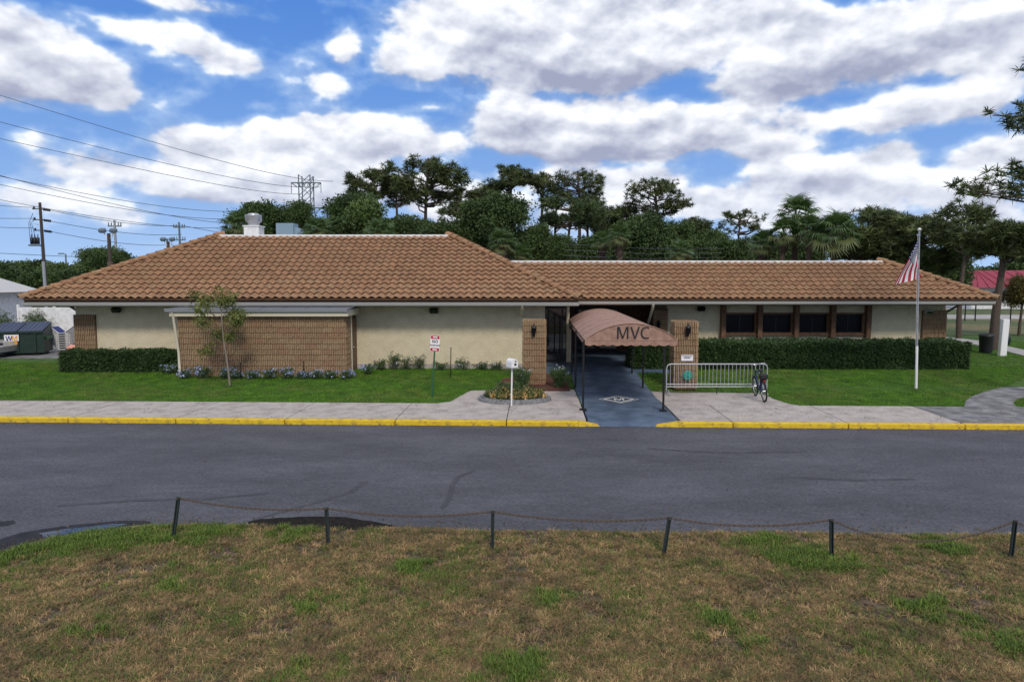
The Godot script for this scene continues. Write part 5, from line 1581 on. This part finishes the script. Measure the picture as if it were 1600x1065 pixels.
func poles_and_wires() -> void:
	var g := "utility poles beyond the service yard"
	var b := zp(70, 433, 60.0); b.y = 0.1
	var h := zp(62, 318, 60.0).y
	var t := thing("utility_pole", "tall dark wooden utility pole carrying three transformers and bundled insulators", "utility pole", b, g)
	var st := mb(); tube(st, [Vector3(0, -0.3, 0), Vector3(-0.06, h, 0)], 0.17, 0.11, 8); obj("pole", st, M.pole_wood, t)
	var lower := mb(); tube(lower, [Vector3(0.0, 0.0, 0.06), Vector3(-0.03, h * 0.5, 0.06)], 0.15, 0.13, 8); obj("metal_sleeve", lower, M.pole_grey, t)
	for k in 3:
		var y := h - 0.55 - k * 0.92
		var cr := mb(); bar(cr, Vector3(-0.75, y, 0), Vector3(0.2, y, 0), 0.08, 0.08); obj("cross_arm", cr, M.pole_wood, t)
		var ins := mb()
		for q in 4: ball(ins, Vector3(0.25 + q * 0.16, y - 0.05 - q * 0.02, 0), Vector3(0.1, 0.12, 0.1), 8)
		ball(ins, Vector3(-0.6, y + 0.1, 0), Vector3(0.09, 0.12, 0.09), 8)
		obj("insulators", ins, M.black, t)
		var tf := mb(); lathe(tf, Vector3(-0.35 - k * 0.28, h - 3.6, 0.1), [[0.0, 0.0], [0.12, 0.02], [0.13, 0.55], [0.08, 0.6], [0.04, 0.62], [0.04, 0.85], [0.0, 0.86]], 10); obj("transformer", tf, M.black, t)
	var tray := mb(); box(tray, Vector3(-0.6, h - 3.68, 0.05), Vector3(1.1, 0.14, 0.4), Basis(), 0.02); obj("transformer_bracket", tray, M.pylon, t)
	for k in 3:
		var lp := mb(); tube(lp, [Vector3(-0.7 + k * 0.2, h - 0.9 - k * 0.5, 0), Vector3(-1.1 + k * 0.12, h - 1.8, 0.05), Vector3(-1.05 + k * 0.25, h - 3.0, 0.1)], 0.02, 0.02, 5); obj("jumper_cable", lp, M.black, t)
	for p in [[183, 344, 410, 95.0, "slender pale utility pole with one cross arm behind the yard trees"], [283, 347, 410, 110.0, "far utility pole with stacked short arms behind the roof hip"]]:
		var bb := zp(p[0], 433, p[3]); bb.y = 0
		var hh := zp(p[0], p[1], p[3]).y
		var o := thing("utility_pole", p[4], "utility pole", bb, g)
		var s := mb(); tube(s, [Vector3.ZERO, Vector3(0, hh, 0)], 0.22, 0.15, 8); obj("pole", s, M.pole_grey if p[0] < 200 else M.pylon, o)
		for k in (1 if p[0] < 200 else 3):
			var a := mb(); bar(a, Vector3(-0.9, hh - 0.8 - k * 2.0, 0), Vector3(0.9, hh - 0.8 - k * 2.0, 0), 0.14, 0.16)
			for x in [-0.85, -0.45, 0.5, 0.85]: tube(a, [Vector3(x, hh - 0.8 - k * 2.0, 0), Vector3(x, hh - 0.3 - k * 2.0, 0)], 0.09, 0.06, 6)
			obj("cross_arm", a, M.pylon, o)
		if p[0] > 200:
			var s2 := mb(); tube(s2, [Vector3(-2.0, 0, 0), Vector3(-2.0, hh - 2.6, 0)], 0.2, 0.16, 6); obj("second_mast", s2, M.pylon, o)
	for p in [[173, 358, 50.0, "twin headed floodlight mast with a rusty lower sleeve beside the dark tree"], [265, 372, 62.0, "twin headed floodlight mast just above the roof hip"]]:
		var bb := zp(p[0], 433, p[2]); bb.y = 0
		var hh := zp(p[0], p[1], p[2]).y
		var o := thing("light_mast", p[3], "light mast", bb, "floodlight masts behind the clubhouse")
		var s := mb(); tube(s, [Vector3.ZERO, Vector3(0, hh - 0.3, 0)], 0.16, 0.12, 8); obj("mast", s, M.pole_wood, o)
		if p[0] < 200:
			var s2 := mb(); tube(s2, [Vector3(0, hh * 0.3, 0), Vector3(0, hh * 0.68, 0)], 0.26, 0.2, 8); obj("sleeve", s2, M.rust, o)
		for x in [-0.4, 0.4]:
			var f := mb(); box(f, Vector3(x, hh - 0.1, 0.1), Vector3(0.5, 0.32, 0.34), Basis(Vector3.RIGHT, 0.4), 0.08); obj("lamp_head", f, M.pylon, o)
			var yk := mb(); tube(yk, [Vector3(x * 0.9, hh - 0.2, 0), Vector3(x * 0.5, hh - 0.6, 0), Vector3(0, hh - 0.7, 0)], 0.04, 0.04, 5); obj("yoke", yk, M.bare_white, o)
	var lb := zp(103, 433, 90.0); lb.y = 0
	var sl := thing("street_lamp", "small plain street lamp with a short arm among the far trees", "street lamp", lb)
	var lh := zp(103, 397, 90.0).y
	var s3 := mb(); tube(s3, [Vector3.ZERO, Vector3(0.1, lh, 0), Vector3(-0.3, lh + 0.1, 0)], 0.1, 0.08, 6); obj("pole", s3, M.pylon, sl)
	var s4 := mb(); box(s4, Vector3(-0.5, lh + 0.08, 0), Vector3(0.7, 0.15, 0.3), Basis(), 0.04); obj("lamp_head", s4, M.pylon, sl)
	# lattice tower
	var pb := zp(482, 433, 230.0); pb.y = 0
	var ph := zp(482, 284, 230.0).y
	var py := thing("lattice_tower", "tall steel lattice transmission tower with wide cross arms", "pylon", pb)
	var lt := mb()
	var wd := func(y: float) -> float: return lerpf(5.0, 1.9, clampf(y / (ph * 0.75), 0, 1))
	var ys := [0.0]
	while ys[-1] < ph: ys.append(ys[-1] + 3.4)
	for i in ys.size() - 1:
		var y0: float = ys[i]; var y1: float = ys[i + 1]
		var a: float = wd.call(y0); var c: float = wd.call(y1)
		for q in [[-1, -1], [1, -1], [1, 1], [-1, 1]]: bar(lt, Vector3(q[0] * a, y0, q[1] * a), Vector3(q[0] * c, y1, q[1] * c), 0.3, 0.3)
		for q in [[-1, 1, 1, 1], [1, 1, -1, 1], [-1, -1, 1, -1], [1, 1, 1, -1]]: bar(lt, Vector3(q[0] * a, y0, q[1] * a), Vector3(q[2] * c, y1, q[3] * c), 0.18, 0.18)
	obj("mast", lt, M.pylon, py)
	for q in [[ph - 0.3, 4.9, 0.0], [ph - 8.5, 8.0, 0.0]]:
		var ar := mb()
		for z in [-1.2, 1.2]:
			bar(ar, Vector3(-q[1], q[0], z * 0.3), Vector3(q[1], q[0], z * 0.3), 0.28, 0.28)
			for k in 6:
				var x: float = lerpf(-q[1], q[1], k / 5.0)
				bar(ar, Vector3(x, q[0], z * 0.3), Vector3(x * 0.55, q[0] - 1.6, z), 0.16, 0.16)
		for x in [-q[1], q[1]]: tube(ar, [Vector3(x, q[0], 0), Vector3(x, q[0] - 3.4, 0)], 0.12, 0.12, 5)
		obj("cross_arm", ar, M.pylon, py)
	# wires: [x0,y0,d0, x1,y1,d1, sag, note]
	var wires := [[-60, 130, 42, 520, 283, 220, 1.5, "top thin power line rising towards the lattice tower"], [-60, 175, 42, 500, 292, 220, 1.5, "second thin power line running to the lattice tower"], [-60, 203, 40, 470, 303, 220, 1.0, "dark thick power line running to the lattice tower"], [-60, 262, 45, 370, 330, 120, 0.8, "thick power line crossing above the utility pole"], [-60, 275, 45, 365, 342, 120, 0.8, "power line crossing behind the utility pole top"], [-60, 258, 47, 375, 350, 125, 0.8, "thin power line in the upper group by the utility pole"],
		[-60, 300, 50, 340, 356, 115, 0.7, "thin power line in the middle group by the utility pole"], [-60, 316, 58, 52, 324, 60, 0.05, "wire tied to the top arm of the utility pole"], [-60, 339, 58, 52, 341, 60, 0.05, "wire tied to the second arm of the utility pole"], [-60, 352, 58, 52, 356, 60, 0.05, "wire tied to the third arm of the utility pole"],
		[76, 328, 60, 283, 352, 110, 0.5, "wire leaving the top insulators towards the far pole"], [76, 345, 60, 283, 366, 110, 0.5, "wire leaving the middle insulators towards the far pole"], [76, 361, 60, 270, 382, 110, 0.5, "wire leaving the lowest insulators towards the far pole"], [-60, 392, 58, 300, 402, 110, 0.3, "low wire passing behind the small street lamp"], [283, 352, 110, 470, 378, 200, 0.5, "wire beyond the far pole above the roof"]]
	for w in wires:
		var a := zp(w[0], w[1], w[2]); var c := zp(w[3], w[4], w[5])
		var pts := []
		for i in 25:
			var f := i / 24.0
			pts.append(a.lerp(c, f) + Vector3.DOWN * w[6] * 4.0 * f * (1.0 - f))
		var s := mb(); tube(s, pts, 0.018 * w[2] / 45.0, 0.022 * w[5] / 60.0, 5, false)
		tag(obj("power_line", s, M.wire), w[7], "power line", "power lines on the left")
	for k in 3:
		var a := zp(880, 381 + k * 9, 44.0); var c := zp(1130, 388 + k * 7, 46.0)
		var s := mb(); tube(s, [a, (a + c) * 0.5 + Vector3.DOWN * 0.15, c], 0.012, 0.012, 5, false)
		tag(obj("power_line", s, M.wire), "thin wire strung behind the right wing roof before the trees", "power line", "thin wires behind the wing roof")
func planting() -> void:
	# hedges and border plants
	hedge("dark clipped hedge below the left end of the stucco wall", -17.15, -12.6, 25.75, 26.65, 0.72, 9000, 21)
	hedge("long dark clipped hedge under the four windows", 4.75, 17.85, 26.5, 27.9, 1.02, 24000, 22)
	var xs := [262, 284, 312, 352, 366, 392, 418, 445, 470, 492, 515, 540, 572]
	for i in xs.size():
		var p := gp(xs[i], 588.0 if i > 0 else 586.0, 0.15)
		p.z = -24.55 if xs[i] < 550 else -25.4
		if xs[i] < 270: p.z = -25.4
		rng.seed = 900 + i
		bush("plumbago_bush", "small bush with pale blue flower heads along the block wall", "flower bush", "pale blue flower bushes along the block wall", Vector3(xs[i] / F * -p.z - 800.0 / F * -p.z, lawn_y(-p.z) - 0.01, p.z), rr(0.24, 0.36), rr(0.2, 0.48), 110, 24, Color(0.28, 0.35, 0.68), 910 + i)
	var ws := [590, 612, 632, 655, 690, 722, 752, 775]
	for i in ws.size():
		rng.seed = 950 + i
		bush("border_shrub", "young leafy shrub along the foot of the stucco wall", "shrub", "young shrubs along the stucco wall", V((ws[i] - 800.0) / F * 26.4, 0.17, 26.4), rr(0.2, 0.36), rr(0.25, 0.6), 80, 4, Color(0.4, 0.44, 0.6), 960 + i, 1.3)
	bush("border_shrub", "leafy shrub at the foot of the block pillar behind the round bed", "shrub", "", V(0.25, 0.08, 22.9), 0.5, 0.62, 330, 8, Color(0.45, 0.5, 0.65), 980, 1.3)
	bush("border_shrub", "leafy shrub with white flowers in the red mulch beside the walk", "shrub", "", V(1.62, 0.08, 22.9), 0.38, 0.72, 280, 14, Color(0.62, 0.64, 0.78), 981, 1.2)
	bush("border_shrub", "dark leafy shrub behind the letter box and marigolds", "shrub", "", V(0.05, 0.05, 21.7), 0.55, 0.35, 260, 0, Color.WHITE, 982, 1.3)
	var mu := mb(); slab(mu, [V(-0.6, 0.05, 22.4), V(1.93, 0.05, 22.4), V(1.93, 0.16, 25.2), V(1.2, 0.18, 25.5), V(-0.3, 0.14, 24.4)], 0.1)
	struct("mulch_bed", mu, M.mulch)
	# small tree with a pale trunk before the extension
	rng.seed = 61
	var yt := thing("young_tree", "slim young tree with a pale trunk before the block extension", "tree", gp(359, 603, 0.01))
	var st := mb(); tube(st, [Vector3(0, -0.05, 0), Vector3(-0.06, 0.8, 0), Vector3(-0.16, 1.6, 0), Vector3(-0.2, 2.4, 0), Vector3(-0.25, 3.1, 0)], 0.035, 0.012, 8, false); obj("trunk", st, M.pale_bark, yt)
	var lm := mb(); var xf := []; var cols := []
	for b in [[1.5, -0.75, 1.3], [1.55, -0.4, 1.85], [1.7, 0.3, 1.75], [1.85, -0.75, 2.3], [1.95, 0.75, 2.25], [2.1, 0.95, 2.5], [2.0, -0.95, 2.7], [2.2, -0.6, 3.0], [2.3, 0.3, 3.1], [2.4, -0.2, 3.35], [2.0, 0.4, 2.6], [2.2, -1.1, 3.15], [2.6, 0.1, 3.0]]:
		var r := Vector3(-0.2, b[0], 0); var e := Vector3(b[1] * 0.8 - 0.17, b[2] - 0.05, rr(-0.4, 0.4))
		tube(lm, [r, r.lerp(e, 0.5) + Vector3.DOWN * 0.06, e], 0.014, 0.004, 5, false)
		for i in 19:
			xf.append(Transform3D(rot().scaled(Vector3.ONE * rr(0.8, 1.4)), r.lerp(e, rr(0.62, 1.12)) + Vector3(rr(-1, 1), rr(-0.8, 0.8), rr(-1, 1)) * 0.17)); cols.append(vary(Color(0.06, 0.095, 0.018), Color(0.17, 0.18, 0.035)))
	obj("limbs", lm, M.bark, yt); many("crown", clump.small, M.leaf, xf, cols, yt)
	var rg := mb(); lathe(rg, gp(359, 603, 0.0), [[0.0, 0.035], [0.2, 0.03], [0.3, 0.012], [0.38, -0.03]], 14); obj("tree_pit", rg, M.soil).set_meta("kind", "structure")
	# trees behind
	var G1 := Color(0.028, 0.058, 0.013); var G2 := Color(0.062, 0.105, 0.022); var G3 := Color(0.08, 0.13, 0.028); var P1 := Color(0.04, 0.062, 0.018); var P2 := Color(0.1, 0.13, 0.036)
	var tall := "tall pines behind the clubhouse"; var broad := "broadleaf trees behind the clubhouse"
	tree("pine_tree", "tallest pine with a broad rounded crown behind the main roof", "pine", tall, {"k": "pine", "x": 668, "top": 228, "bot": 335, "hw": 58, "d": 60.0, "a": P1, "b": P2, "m": "pine", "lobes": 15, "tips": 14, "per": 7, "spread": 0.4, "sc": 1.15})
	tree("pine_tree", "narrower pine leaning against the tallest pine behind the main roof", "pine", tall, {"k": "pine", "x": 588, "top": 260, "bot": 322, "hw": 36, "d": 62.0, "a": P1, "b": P2, "m": "pine", "lobes": 10, "tips": 13, "per": 7, "spread": 0.4, "sc": 1.1})
	tree("pine_tree", "thin straggling pine beside the tallest pine", "pine", tall, {"k": "pine", "x": 712, "top": 300, "bot": 372, "hw": 26, "d": 58.0, "a": P1, "b": P2, "m": "pine", "lobes": 7, "tips": 8, "per": 5, "spread": 0.5})
	tree("pine_tree", "pine with a small round crown above a dark oak", "pine", tall, {"k": "pine", "x": 800, "top": 250, "bot": 305, "hw": 34, "d": 60.0, "a": P1, "b": P2, "m": "pine", "lobes": 10, "tips": 13, "per": 7, "spread": 0.4})
	tree("pine_tree", "short side pine left of the small round crowned pine", "pine", tall, {"k": "pine", "x": 758, "top": 278, "bot": 335, "hw": 26, "d": 61.0, "a": P1, "b": P2, "m": "pine", "lobes": 7, "tips": 8, "per": 5, "spread": 0.5})
	tree("pine_tree", "slim pine with a narrow crown next to a wide pine", "pine", tall, {"k": "pine", "x": 850, "top": 261, "bot": 330, "hw": 15, "d": 62.0, "a": P1, "b": P2, "m": "pine", "lobes": 7, "tips": 9, "per": 5, "spread": 0.4})
	tree("pine_tree", "wide airy pine behind the start of the wing roof", "pine", tall, {"k": "pine", "x": 903, "top": 252, "bot": 345, "hw": 44, "d": 60.0, "a": P1, "b": P2, "m": "pine", "lobes": 14, "tips": 13, "per": 6, "spread": 0.45})
	tree("pine_tree", "mid height green pine with bare forked trunks behind the wing roof", "pine", tall, {"k": "pine", "x": 888, "top": 306, "bot": 362, "hw": 56, "d": 54.0, "a": Color(0.035, 0.065, 0.02), "b": Color(0.075, 0.11, 0.03), "m": "pine", "lobes": 11, "tips": 13, "per": 7, "spread": 0.5})
	for q in [[868, "bare straight trunk with a thin top among the wing roof pines"], [915, "second bare straight trunk with a thin top beside the wide airy pine"], [930, "third thin leaning trunk beside the wide airy pine"]]:
		tree("pine_tree", q[1], "pine", tall, {"k": "pine", "x": q[0], "top": 305, "bot": 368, "hw": 15, "d": 56.0, "a": P1, "b": P2, "m": "pine", "lobes": 5, "tips": 6, "per": 4, "spread": 0.5})
	tree("pine_tree", "wide spreading lone pine above a dark oak behind the wing roof", "pine", tall, {"k": "pine", "x": 1028, "top": 270, "bot": 345, "hw": 52, "d": 60.0, "a": P1, "b": P2, "m": "pine", "lobes": 13, "tips": 12, "per": 6, "spread": 0.45, "lean": -0.3})
	tree("pine_tree", "sparse small pine with bare curved limbs left of the palms", "pine", tall, {"k": "pine", "x": 1152, "top": 325, "bot": 372, "hw": 38, "d": 60.0, "a": P1, "b": P2, "m": "pine", "lobes": 8, "tips": 7, "per": 4, "spread": 0.4})
	for q in [[735, 292, 352, 24, 63, "slender pine rising behind the dark trees beside the tallest pine"], [622, 268, 330, 26, 66, "pine filling the gap beside the tallest pine"], [948, 318, 372, 24, 60, "small pine between the wide airy pine and the lone pine"], [982, 322, 372, 24, 63, "small pine close beside the lone pine"], [1078, 335, 385, 22, 62, "small pine right of the lone pine"], [482, 336, 385, 24, 64, "small pine beyond the roof air unit"], [1275, 335, 392, 30, 58, "pine standing behind the palms"], [1395, 318, 405, 36, 50, "pine filling the space behind the flagpole top"]]:
		tree("pine_tree", q[5], "pine", tall, {"k": "pine", "x": q[0], "top": q[1], "bot": q[2], "hw": q[3], "d": float(q[4]), "a": P1, "b": P2, "m": "pine", "lobes": 9, "tips": 12, "per": 7, "spread": 0.45})
	var oaks := [[872, 372, 425, 26, 50, "low dark tree below the forked pine trunks", "fine"], [918, 376, 425, 26, 52, "low green tree below the wide airy pine", "oak"], [980, 352, 425, 26, 58, "leafy tree between the low bush and the dark oak", "fine"], [1140, 378, 425, 28, 55, "low dark tree below the sparse pine", "oak"], [1250, 382, 425, 30, 54, "low dark tree below the tallest palm", "oak"], [655, 345, 402, 34, 57, "green tree behind the tallest pine trunk", "fine"], [405, 318, 392, 42, 56, "bushy tree behind the roof exhaust fan", "oak"], [462, 315, 392, 44, 58, "bushy tree behind the roof air unit", "fine"], [550, 302, 398, 52, 52, "dense dark broadleaf tree left of the tallest pine", "oak"], [520, 345, 400, 36, 50, "low dark tree between the air unit tree and the dense tree", "oak"], [625, 338, 400, 42, 54, "dark tree filling in under the narrower pine", "oak"], [690, 352, 402, 40, 52, "dark tree filling in under the tallest pine", "oak"], [782, 300, 420, 58, 50, "big dark oak under the small round crowned pine", "oak"], [735, 340, 420, 34, 52, "dark tree between the tallest pine and the big oak", "oak"], [838, 352, 420, 30, 52, "low dark tree right of the big oak", "fine"], [960, 365, 420, 30, 55, "low dark bush below the gap between pines", "oak"], [1005, 330, 425, 46, 54, "dark oak under the wide spreading lone pine", "oak"], [1055, 345, 425, 38, 56, "leafy oak right of the lone pine trunk", "fine"], [1112, 362, 425, 36, 58, "small leafy tree left of the sparse pine", "fine"], [1085, 380, 428, 26, 54, "low leafy tree behind the wing roof", "oak"], [1185, 372, 425, 26, 60, "low leafy tree under the sparse pine", "fine"], [1215, 380, 425, 26, 56, "low leafy tree behind the palms", "oak"],
		[166, 392, 425, 36, 60, "dark bushy tree around the rusty floodlight mast", "fine"]]
	for o in oaks:
		tree("broadleaf_tree", o[5], "tree", broad, {"k": "oak", "x": o[0], "top": o[1], "bot": o[2], "hw": o[3], "d": float(o[4]), "a": G1, "b": G2 if o[6] == "oak" else G3, "m": o[6], "lobes": 9, "tips": 17, "per": 8, "spread": 0.5, "sc": 0.95})
	tree("broadleaf_tree", "bright green bushy top in front of the dense dark tree", "tree", broad, {"k": "oak", "x": 580, "top": 318, "bot": 380, "hw": 28, "d": 48.0, "a": G2, "b": Color(0.085, 0.14, 0.03), "m": "oak", "lobes": 7, "tips": 14, "per": 8})
	# the far belt of trees at the left
	var belt := "far belt of trees at the left"
	var k := 0
	for x in range(-60, 240, 24):
		rng.seed = 3000 + x
		var tp := rr(412, 426)
		var o := tree("broadleaf_tree", ["mid green tree in the far belt beyond the yard", "dark green tree in the far belt beyond the yard"][k % 2], "tree", belt, {"k": "oak", "x": x + rr(-6, 6), "top": tp, "bot": 438, "hw": rr(18, 26), "d": rr(86, 104), "a": G1 if k % 2 else G2, "b": G2 if k % 2 else G3, "m": "oak", "lobes": 7, "tips": 11, "per": 7, "spread": 0.7, "sc": 1.5})
		k += 1
	for q in [[10, 436, 26, "dark tree behind the white house"], [62, 440, 24, "dark bushy tree behind the white fence"], [110, 445, 22, "dark bushy tree behind the roof corner"]]:
		tree("broadleaf_tree", q[3], "tree", belt, {"k": "oak", "x": q[0], "top": q[1] - 18, "bot": 490, "hw": q[2], "d": 66.0, "a": G1, "b": G2, "m": "oak", "lobes": 7, "tips": 13, "per": 8, "spread": 0.6, "sc": 1.2})
	bush("yard_shrub", "broad dark shrub rising behind the green skip", "shrub", "", gp(22, 548, 0.19) + Vector3(-1.0, 0, -1.8), 2.1, 1.75, 1900, 0, Color.WHITE, 3100, 3.2)
	# palms
	for p in [[968, 372, 44.0, 0.62, "short cabbage palm with a clean trunk behind the wing roof"], [940, 380, 46.0, 0.55, "small palm beside the short cabbage palm"], [785, 384, 42.0, 0.75, "low palm head showing above the roof hip"], [812, 402, 43.0, 0.6, "lower palm head tucked beside the roof hip"], [1063, 396, 43.0, 0.6, "low palm head behind the middle of the wing roof"], [1190, 385, 46.0, 0.75, "dark palm under the sparse pine"], [1241, 340, 46.0, 1.05, "tallest fan palm with a shaggy head behind the wing roof"], [1222, 368, 45.0, 0.85, "lower fan palm beside the tallest palm"], [1262, 362, 44.0, 0.8, "middle fan palm between two larger palms"], [1302, 372, 43.0, 1.2, "broad drooping fan palm right of the tallest palm"], [595, 366, 45.0, 0.75, "low palm head above the main roof coping"], [375, 360, 46.0, 0.9, "palm head left of the roof exhaust fan"], [500, 365, 46.0, 0.8, "palm head right of the roof air unit"]]:
		palm(p[4], p[0], p[1], p[2], p[3])
	# pines at the right
	var rp := "pines at the right end"
	tree("pine_tree", "dense pine directly behind the flag", "pine", rp, {"k": "pine", "x": 1345, "top": 312, "bot": 425, "hw": 58, "d": 46.0, "a": P1, "b": P2, "m": "pine", "lobes": 18, "tips": 17, "per": 9, "spread": 0.45})
	tree("pine_tree", "dense dark pine right of the flagpole", "pine", rp, {"k": "pine", "x": 1440, "top": 325, "bot": 440, "hw": 62, "d": 44.0, "a": P1, "b": P2, "m": "pine", "lobes": 18, "tips": 17, "per": 9, "spread": 0.45})
	tree("pine_tree", "open branched pine with sky showing through near the roof end", "pine", rp, {"k": "pine", "x": 1505, "top": 300, "bot": 415, "hw": 40, "d": 40.0, "a": P1, "b": P2, "m": "pine", "lobes": 12, "tips": 11, "per": 6, "spread": 0.4})
	tree("pine_tree", "dark heavy crowned tree with a black trunk behind the white post", "pine", rp, {"k": "pine", "x": 1562, "top": 345, "bot": 412, "hw": 44, "d": 34.0, "a": P1, "b": P2, "m": "pine", "lobes": 15, "tips": 14, "per": 9, "spread": 0.4, "tr": 0.24, "gy": 0.15})
	tree("broadleaf_tree", "small green and rust coloured tree beside the red roofed house", "tree", "", {"k": "oak", "x": 1600, "top": 436, "bot": 478, "hw": 18, "d": 42.0, "a": Color(0.05, 0.06, 0.015), "b": Color(0.16, 0.11, 0.025), "m": "fine", "lobes": 7, "tips": 11, "per": 7, "spread": 0.4, "sc": 0.8})
	for q in [[1400, 392, "low leafy tree behind the wing roof hip"], [1480, 405, "low leafy tree behind the roof end"]]:
		tree("broadleaf_tree", q[2], "tree", broad, {"k": "oak", "x": q[0], "top": q[1], "bot": 455, "hw": 34, "d": 62.0, "a": G1, "b": G2, "m": "oak", "lobes": 8, "tips": 14, "per": 8, "spread": 0.6})
	for x in range(1440, 1800, 45):
		tree("broadleaf_tree", "distant tree closing the view beyond the far lawn", "tree", "distant trees beyond the far lawn", {"k": "oak", "x": x, "top": 408 + (x * 7) % 13, "bot": 462, "hw": 34, "d": 105.0, "a": G1, "b": G3, "m": "oak", "lobes": 7, "tips": 11, "per": 7, "spread": 0.8, "sc": 1.7})
	# the near pine at the right edge: trunk out of frame, two limbs reaching in
	rng.seed = 71
	var np := thing("pine_tree", "near pine whose needled limbs reach in from the right edge", "pine", V(17.6, 0.1, 20.5))
	np.set_meta("group", rp)
	var ns := mb(); tube(ns, [Vector3(0, -0.2, 0), Vector3(0.1, 5, 0), Vector3(0, 10, 0), Vector3(0.2, 15, 0)], 0.26, 0.1, 10, false); obj("trunk", ns, M.bark, np)
	var nl := mb(); var nx := []; var nc := []
	var base := np.position
	for l in [[1552, 180, 6.6, 20.5], [1572, 196, 6.4, 19.8], [1596, 165, 7.0, 21.0], [1588, 188, 6.8, 20.4], [1600, 205, 6.3, 20.2], [1497, 298, 4.7, 20.3], [1530, 284, 4.8, 20.0], [1562, 268, 5.0, 20.6], [1590, 275, 4.9, 20.3], [1585, 262, 5.2, 20.9], [1520, 300, 4.4, 19.9], [1598, 100, 8.6, 20.4], [1640, 60, 9.0, 20.2], [1650, 150, 7.6, 21.5], [1660, 240, 6.0, 19.2], [1680, 20, 11, 20.6], [1720, -60, 12, 21.0], [1650, -120, 13, 20.0], [1760, 120, 8.5, 22.0], [1800, 0, 11.5, 20.0], [1760, -160, 14, 20.6]]:
		var e := zp(l[0], l[1], l[3]) - base
		var r := Vector3(0.05, e.y - rr(0.1, 0.5), 0)
		var m := r.lerp(e, 0.5) + Vector3(0, rr(-0.25, 0.05), 0)
		tube(nl, [r, m, e], 0.05, 0.012, 6, false)
		for i in 13:
			var f := rr(0.6, 1.05)
			var at := r.lerp(e, f) + Vector3(rr(-1, 1), rr(-0.5, 0.7), rr(-1, 1)) * 0.26
			tube(nl, [r.lerp(e, f - 0.1), at], 0.01, 0.005, 4, false)
			nx.append(Transform3D(rot().scaled(Vector3.ONE * rr(0.6, 0.9)), at)); nc.append(vary(P1, P2))
	obj("limbs", nl, M.bark, np); many("crown", clump.pine, M.leaf, nx, nc, np)
	# red roofed house, far posts
	var rh := thing("red_roofed_house", "low white house with a bright red metal roof beyond the far lawn", "house", V(60.5, 0.1, 78.0))
	var wl := mb(); box(wl, Vector3(4, 1.3, -4), Vector3(24, 2.6, 8)); obj("wall", wl, M.white, rh)
	var rf := mb()
	quad(rf, Vector3(-9, 2.5, 1), Vector3(-5, 4.5, -4), Vector3(13, 4.5, -4), Vector3(17, 2.5, 1)); quad(rf, Vector3(-9, 2.5, -9), Vector3(-5, 4.5, -4), Vector3(13, 4.5, -4), Vector3(17, 2.5, -9)); tri(rf, Vector3(-9, 2.5, 1), Vector3(-5, 4.5, -4), Vector3(-9, 2.5, -9)); tri(rf, Vector3(17, 2.5, 1), Vector3(13, 4.5, -4), Vector3(17, 2.5, -9))
	for i in 20: bar(rf, Vector3(-8.0 + i * 1.25, 2.56, 0.98), Vector3(clampf(-8.0 + i * 1.25, -5, 13), 4.52, -4), 0.06, 0.06)
	obj("roof", rf, M.red_roof, rh)
	for i in 5:
		var wn := mb(); box(wn, Vector3(-5.0 + i * 4.2, 1.5, 0.03), Vector3(1.4, 1.1, 0.1)); obj("window", wn, M.glass, rh)
	for p in [[1508, 501, "first thin dark fence post on the far lane"], [1524, 501, "second thin dark fence post on the far lane"], [1579, 503, "thin dark fence post beyond the white marker post"]]:
		var g := gp(p[0], p[1], 0.18)
		var s := mb(); tube(s, [Vector3.ZERO, Vector3(0, 1.6, 0)], 0.05, 0.05, 6); ball(s, Vector3(0, 1.62, 0), Vector3(0.06, 0.06, 0.06), 8)
		var o := obj("fence_post", s, M.black_metal); o.position = g; tag(o, p[2], "post", "fence posts on the far lane")

# ---------------------------------------------------------------- scene
func _ready() -> void:
	var cam := Camera3D.new()
	cam.name = "camera"; add_child(cam)
	cam.position = Vector3(0, EYE, 0); cam.rotation_degrees = Vector3(-PITCH, 0, 0)
	cam.fov = rad_to_deg(2.0 * atan(532.5 / F)); cam.near = 0.05; cam.far = 4000.0
	cam.current = true
	var env := Environment.new()
	env.background_mode = Environment.BG_SKY
	var sky := Sky.new(); var pm := PanoramaSkyMaterial.new()
	pm.panorama = ImageTexture.create_from_image(sky_image())
	pm.energy_multiplier = 1.0
	sky.sky_material = pm; env.sky = sky
	env.tonemap_mode = Environment.TONE_MAPPER_LINEAR
	env.tonemap_exposure = 1.18
	env.sdfgi_enabled = true; env.ssao_enabled = true; env.ssil_enabled = true
	var we := WorldEnvironment.new(); we.name = "environment"; we.environment = env; add_child(we)
	var sun := DirectionalLight3D.new()
	sun.name = "sun"; add_child(sun)
	sun.light_energy = 0.5; sun.light_angular_distance = 10.0; sun.light_color = Color(1.0, 0.96, 0.9); sun.shadow_enabled = true
	sun.look_at_from_position(Vector3.ZERO, Vector3(-0.2, -0.74, -0.85))
	print("sky done ", Time.get_ticks_msec())
	materials()
	clumps()
	piece_meshes()
	print("materials ", Time.get_ticks_msec())
	ground_all()
	clubhouse()
	pillar("ribbed block pillar with a lantern between the stucco wall and the glass entry", 0.393, 1.157, 23.3)
	pillar("freestanding ribbed block pillar with a notice, a lantern and a hose holder", 5.44, 6.2, 22.6)
	awning()
	print("building ", Time.get_ticks_msec())
	chain_fence()
	flag_and_pole()
	barricade()
	bicycle()
	signs_and_mailbox()
	yard()
	poles_and_wires()
	print("things ", Time.get_ticks_msec())
	planting()
	print("trees ", Time.get_ticks_msec())
	grass_all()
	print("grass ", Time.get_ticks_msec())
